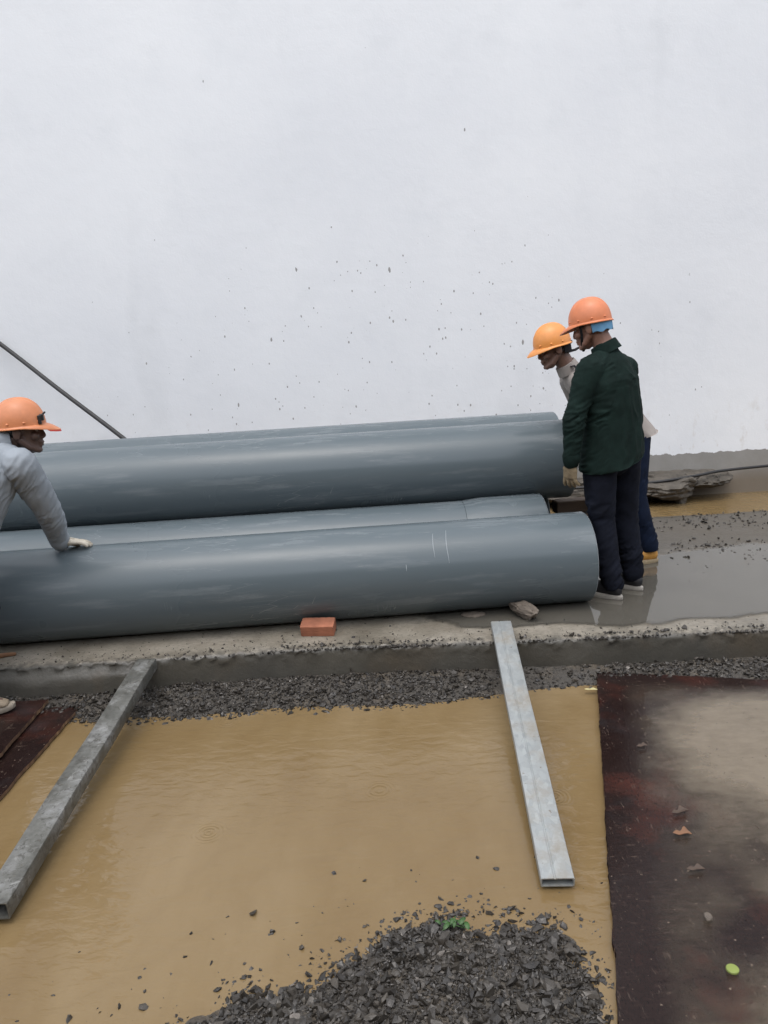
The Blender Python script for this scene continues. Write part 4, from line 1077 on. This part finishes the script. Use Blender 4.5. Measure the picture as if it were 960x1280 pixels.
# --- man bending forward behind him
FB = np.array((-1, .04, 0)); LB = np.array((0.04, -1, 0)); LB = unit(LB)
HB = basis((-.985, -.12, 0))@rot_y(R(14))
JB = dict(pelvis=(1.648, 5.07, .86), waist=(1.575, 5.06, .98), chest=(1.40, 5.045, 1.135), neck=(1.228, 5.02, 1.308), head=(1.128, 5.005, 1.435),
          hipL=(1.650, 4.985, .82), hipR=(1.650, 5.155, .82), knL=(1.650, 4.955, .46), knR=(1.640, 5.20, .46), ankL=(1.742, 4.935, .105), ankR=(1.62, 5.23, .105),
          shL=(1.285, 4.86, 1.215), shR=(1.285, 5.21, 1.215), elL=(1.40, 4.79, .97), wrL=(1.545, 4.88, .76), elR=(1.40, 5.30, .97), wrR=(1.52, 5.24, .76), hem=(1.695, 5.07, .845), hem_n=(.25, 0, -1))
person(JB, dict(skin='skin_brown', top='taupe_cotton', top_name='shirt', trousers='blue_denim', shoe='shoe_yellow', sole='sole_tan', helmet='helmet_amber', high=.03,
    head_basis=HB, left=LB, floor=.007, seed=7.7, footL=(-1, -.1), footR=(-1, .1), torso_r=[(.170, .105), (.165, .120), (.175, .125), (.120, .10)], fold=.006,
    handL=((.35, .45, -.75), (-.75, -.25, -.3), .25, 1, .3), handR=((.25, -.35, -.8), (-.75, .25, -.3), .25, -1, .3),
    helmet_off=(-.004, 0, .026), helmet_tilt=rot_y(R(-3)), visor=.046, cuff_z=.085, collar_h=.006, collar_r=.90,
    label='man in a grey shirt and amber helmet bending forward, wearing yellow boots'))
bB = bpy.data.objects['person.001']
strapB = MB().tube([(1.215, 4.985, 1.315), (1.245, 4.93, 1.325), (1.30, 4.885, 1.275), (1.335, 4.855, 1.19), (1.36, 4.86, 1.10), (1.40, 4.89, 1.02)], [(.011, .004)]*6, (1, 0, 0), 8)
strapB.build('strap', 'dark_strap', bB, smooth=40)
wrap('head_cloth', JB['head'], HB, 'dark_strap', bB, R(110), R(250), -.045, .04)
g = MB().ell((-.118, .0, .010), (.016, .030, .014)).ell((-.10, .035, .012), (.024, .024, .014)); V, F = g.arr(); mesh('helmet_knob', V@HB.T+np.array(JB['head']), F, 'black_rubber', bB, smooth=True)
g = MB().tube([(-.085, 0, -.045), (-.14, 0, -.050), (-.20, .01, -.035)], [(.045, .010), (.030, .007), (.008, .004)], (0, 1, 0)); V, F = g.arr(); mesh('cloth_tail', V@HB.T+np.array(JB['head']), F, 'dark_strap', bB, smooth=40)

# --- man leaning on the pipe at the left
FC = unit((.85, .5, 0)); LC = unit((-.5, .85, 0))
HC = basis((.975, .22, 0))@rot_y(R(2))
JC = dict(pelvis=(-2.21, 3.66, .76), waist=(-2.07, 3.73, .88), chest=(-1.96, 3.78, 1.055), neck=(-1.895, 3.825, 1.165), head=(-1.772, 3.865, 1.215),
          hipL=(-2.27, 3.74, .72), hipR=(-2.165, 3.575, .72), knL=(-2.24, 3.86, .33), knR=(-2.035, 3.71, .34), ankL=(-2.37, 3.66, -.045), ankR=(-2.105, 3.53, -.045),
          shL=(-2.03, 3.955, 1.06), shR=(-1.752, 3.735, 1.065), elL=(-2.25, 4.02, .84), wrL=(-2.37, 4.16, .585), elR=(-1.738, 3.935, .80), wrR=(-1.785, 4.135, .568), hem=(-2.14, 3.69, .71))
person(JC, dict(skin='skin_dark', top='grey_blue_cotton', top_name='shirt', trousers='dark_denim', shoe='shoe_muddy', sole='sole_muddy', gloves='knit_glove', helmet='helmet_tan',
    head_basis=HC, left=LC, floor=-.142, seed=4.1, footL=(.95, .3), footR=(.96, .27), torso_r=[(.20, .19), (.20, .20), (.20, .185), (.14, .135)], fold=.0125, arm=1.22,
    handL=((.3, .6, -.35), (0, .25, 1), .12, -1, .1), handR=((.88, .30, -.10), (0.1, .1, 1), .17, 1, .1),
    helmet_off=(-.006, 0, .026), helmet_tilt=rot_y(R(-4)), visor=.054, glove_fat=1.22, collar_h=.045, tip='visor_red', clip=True,
    label='man in a pale grey blue shirt and orange helmet leaning on the front pipe'))
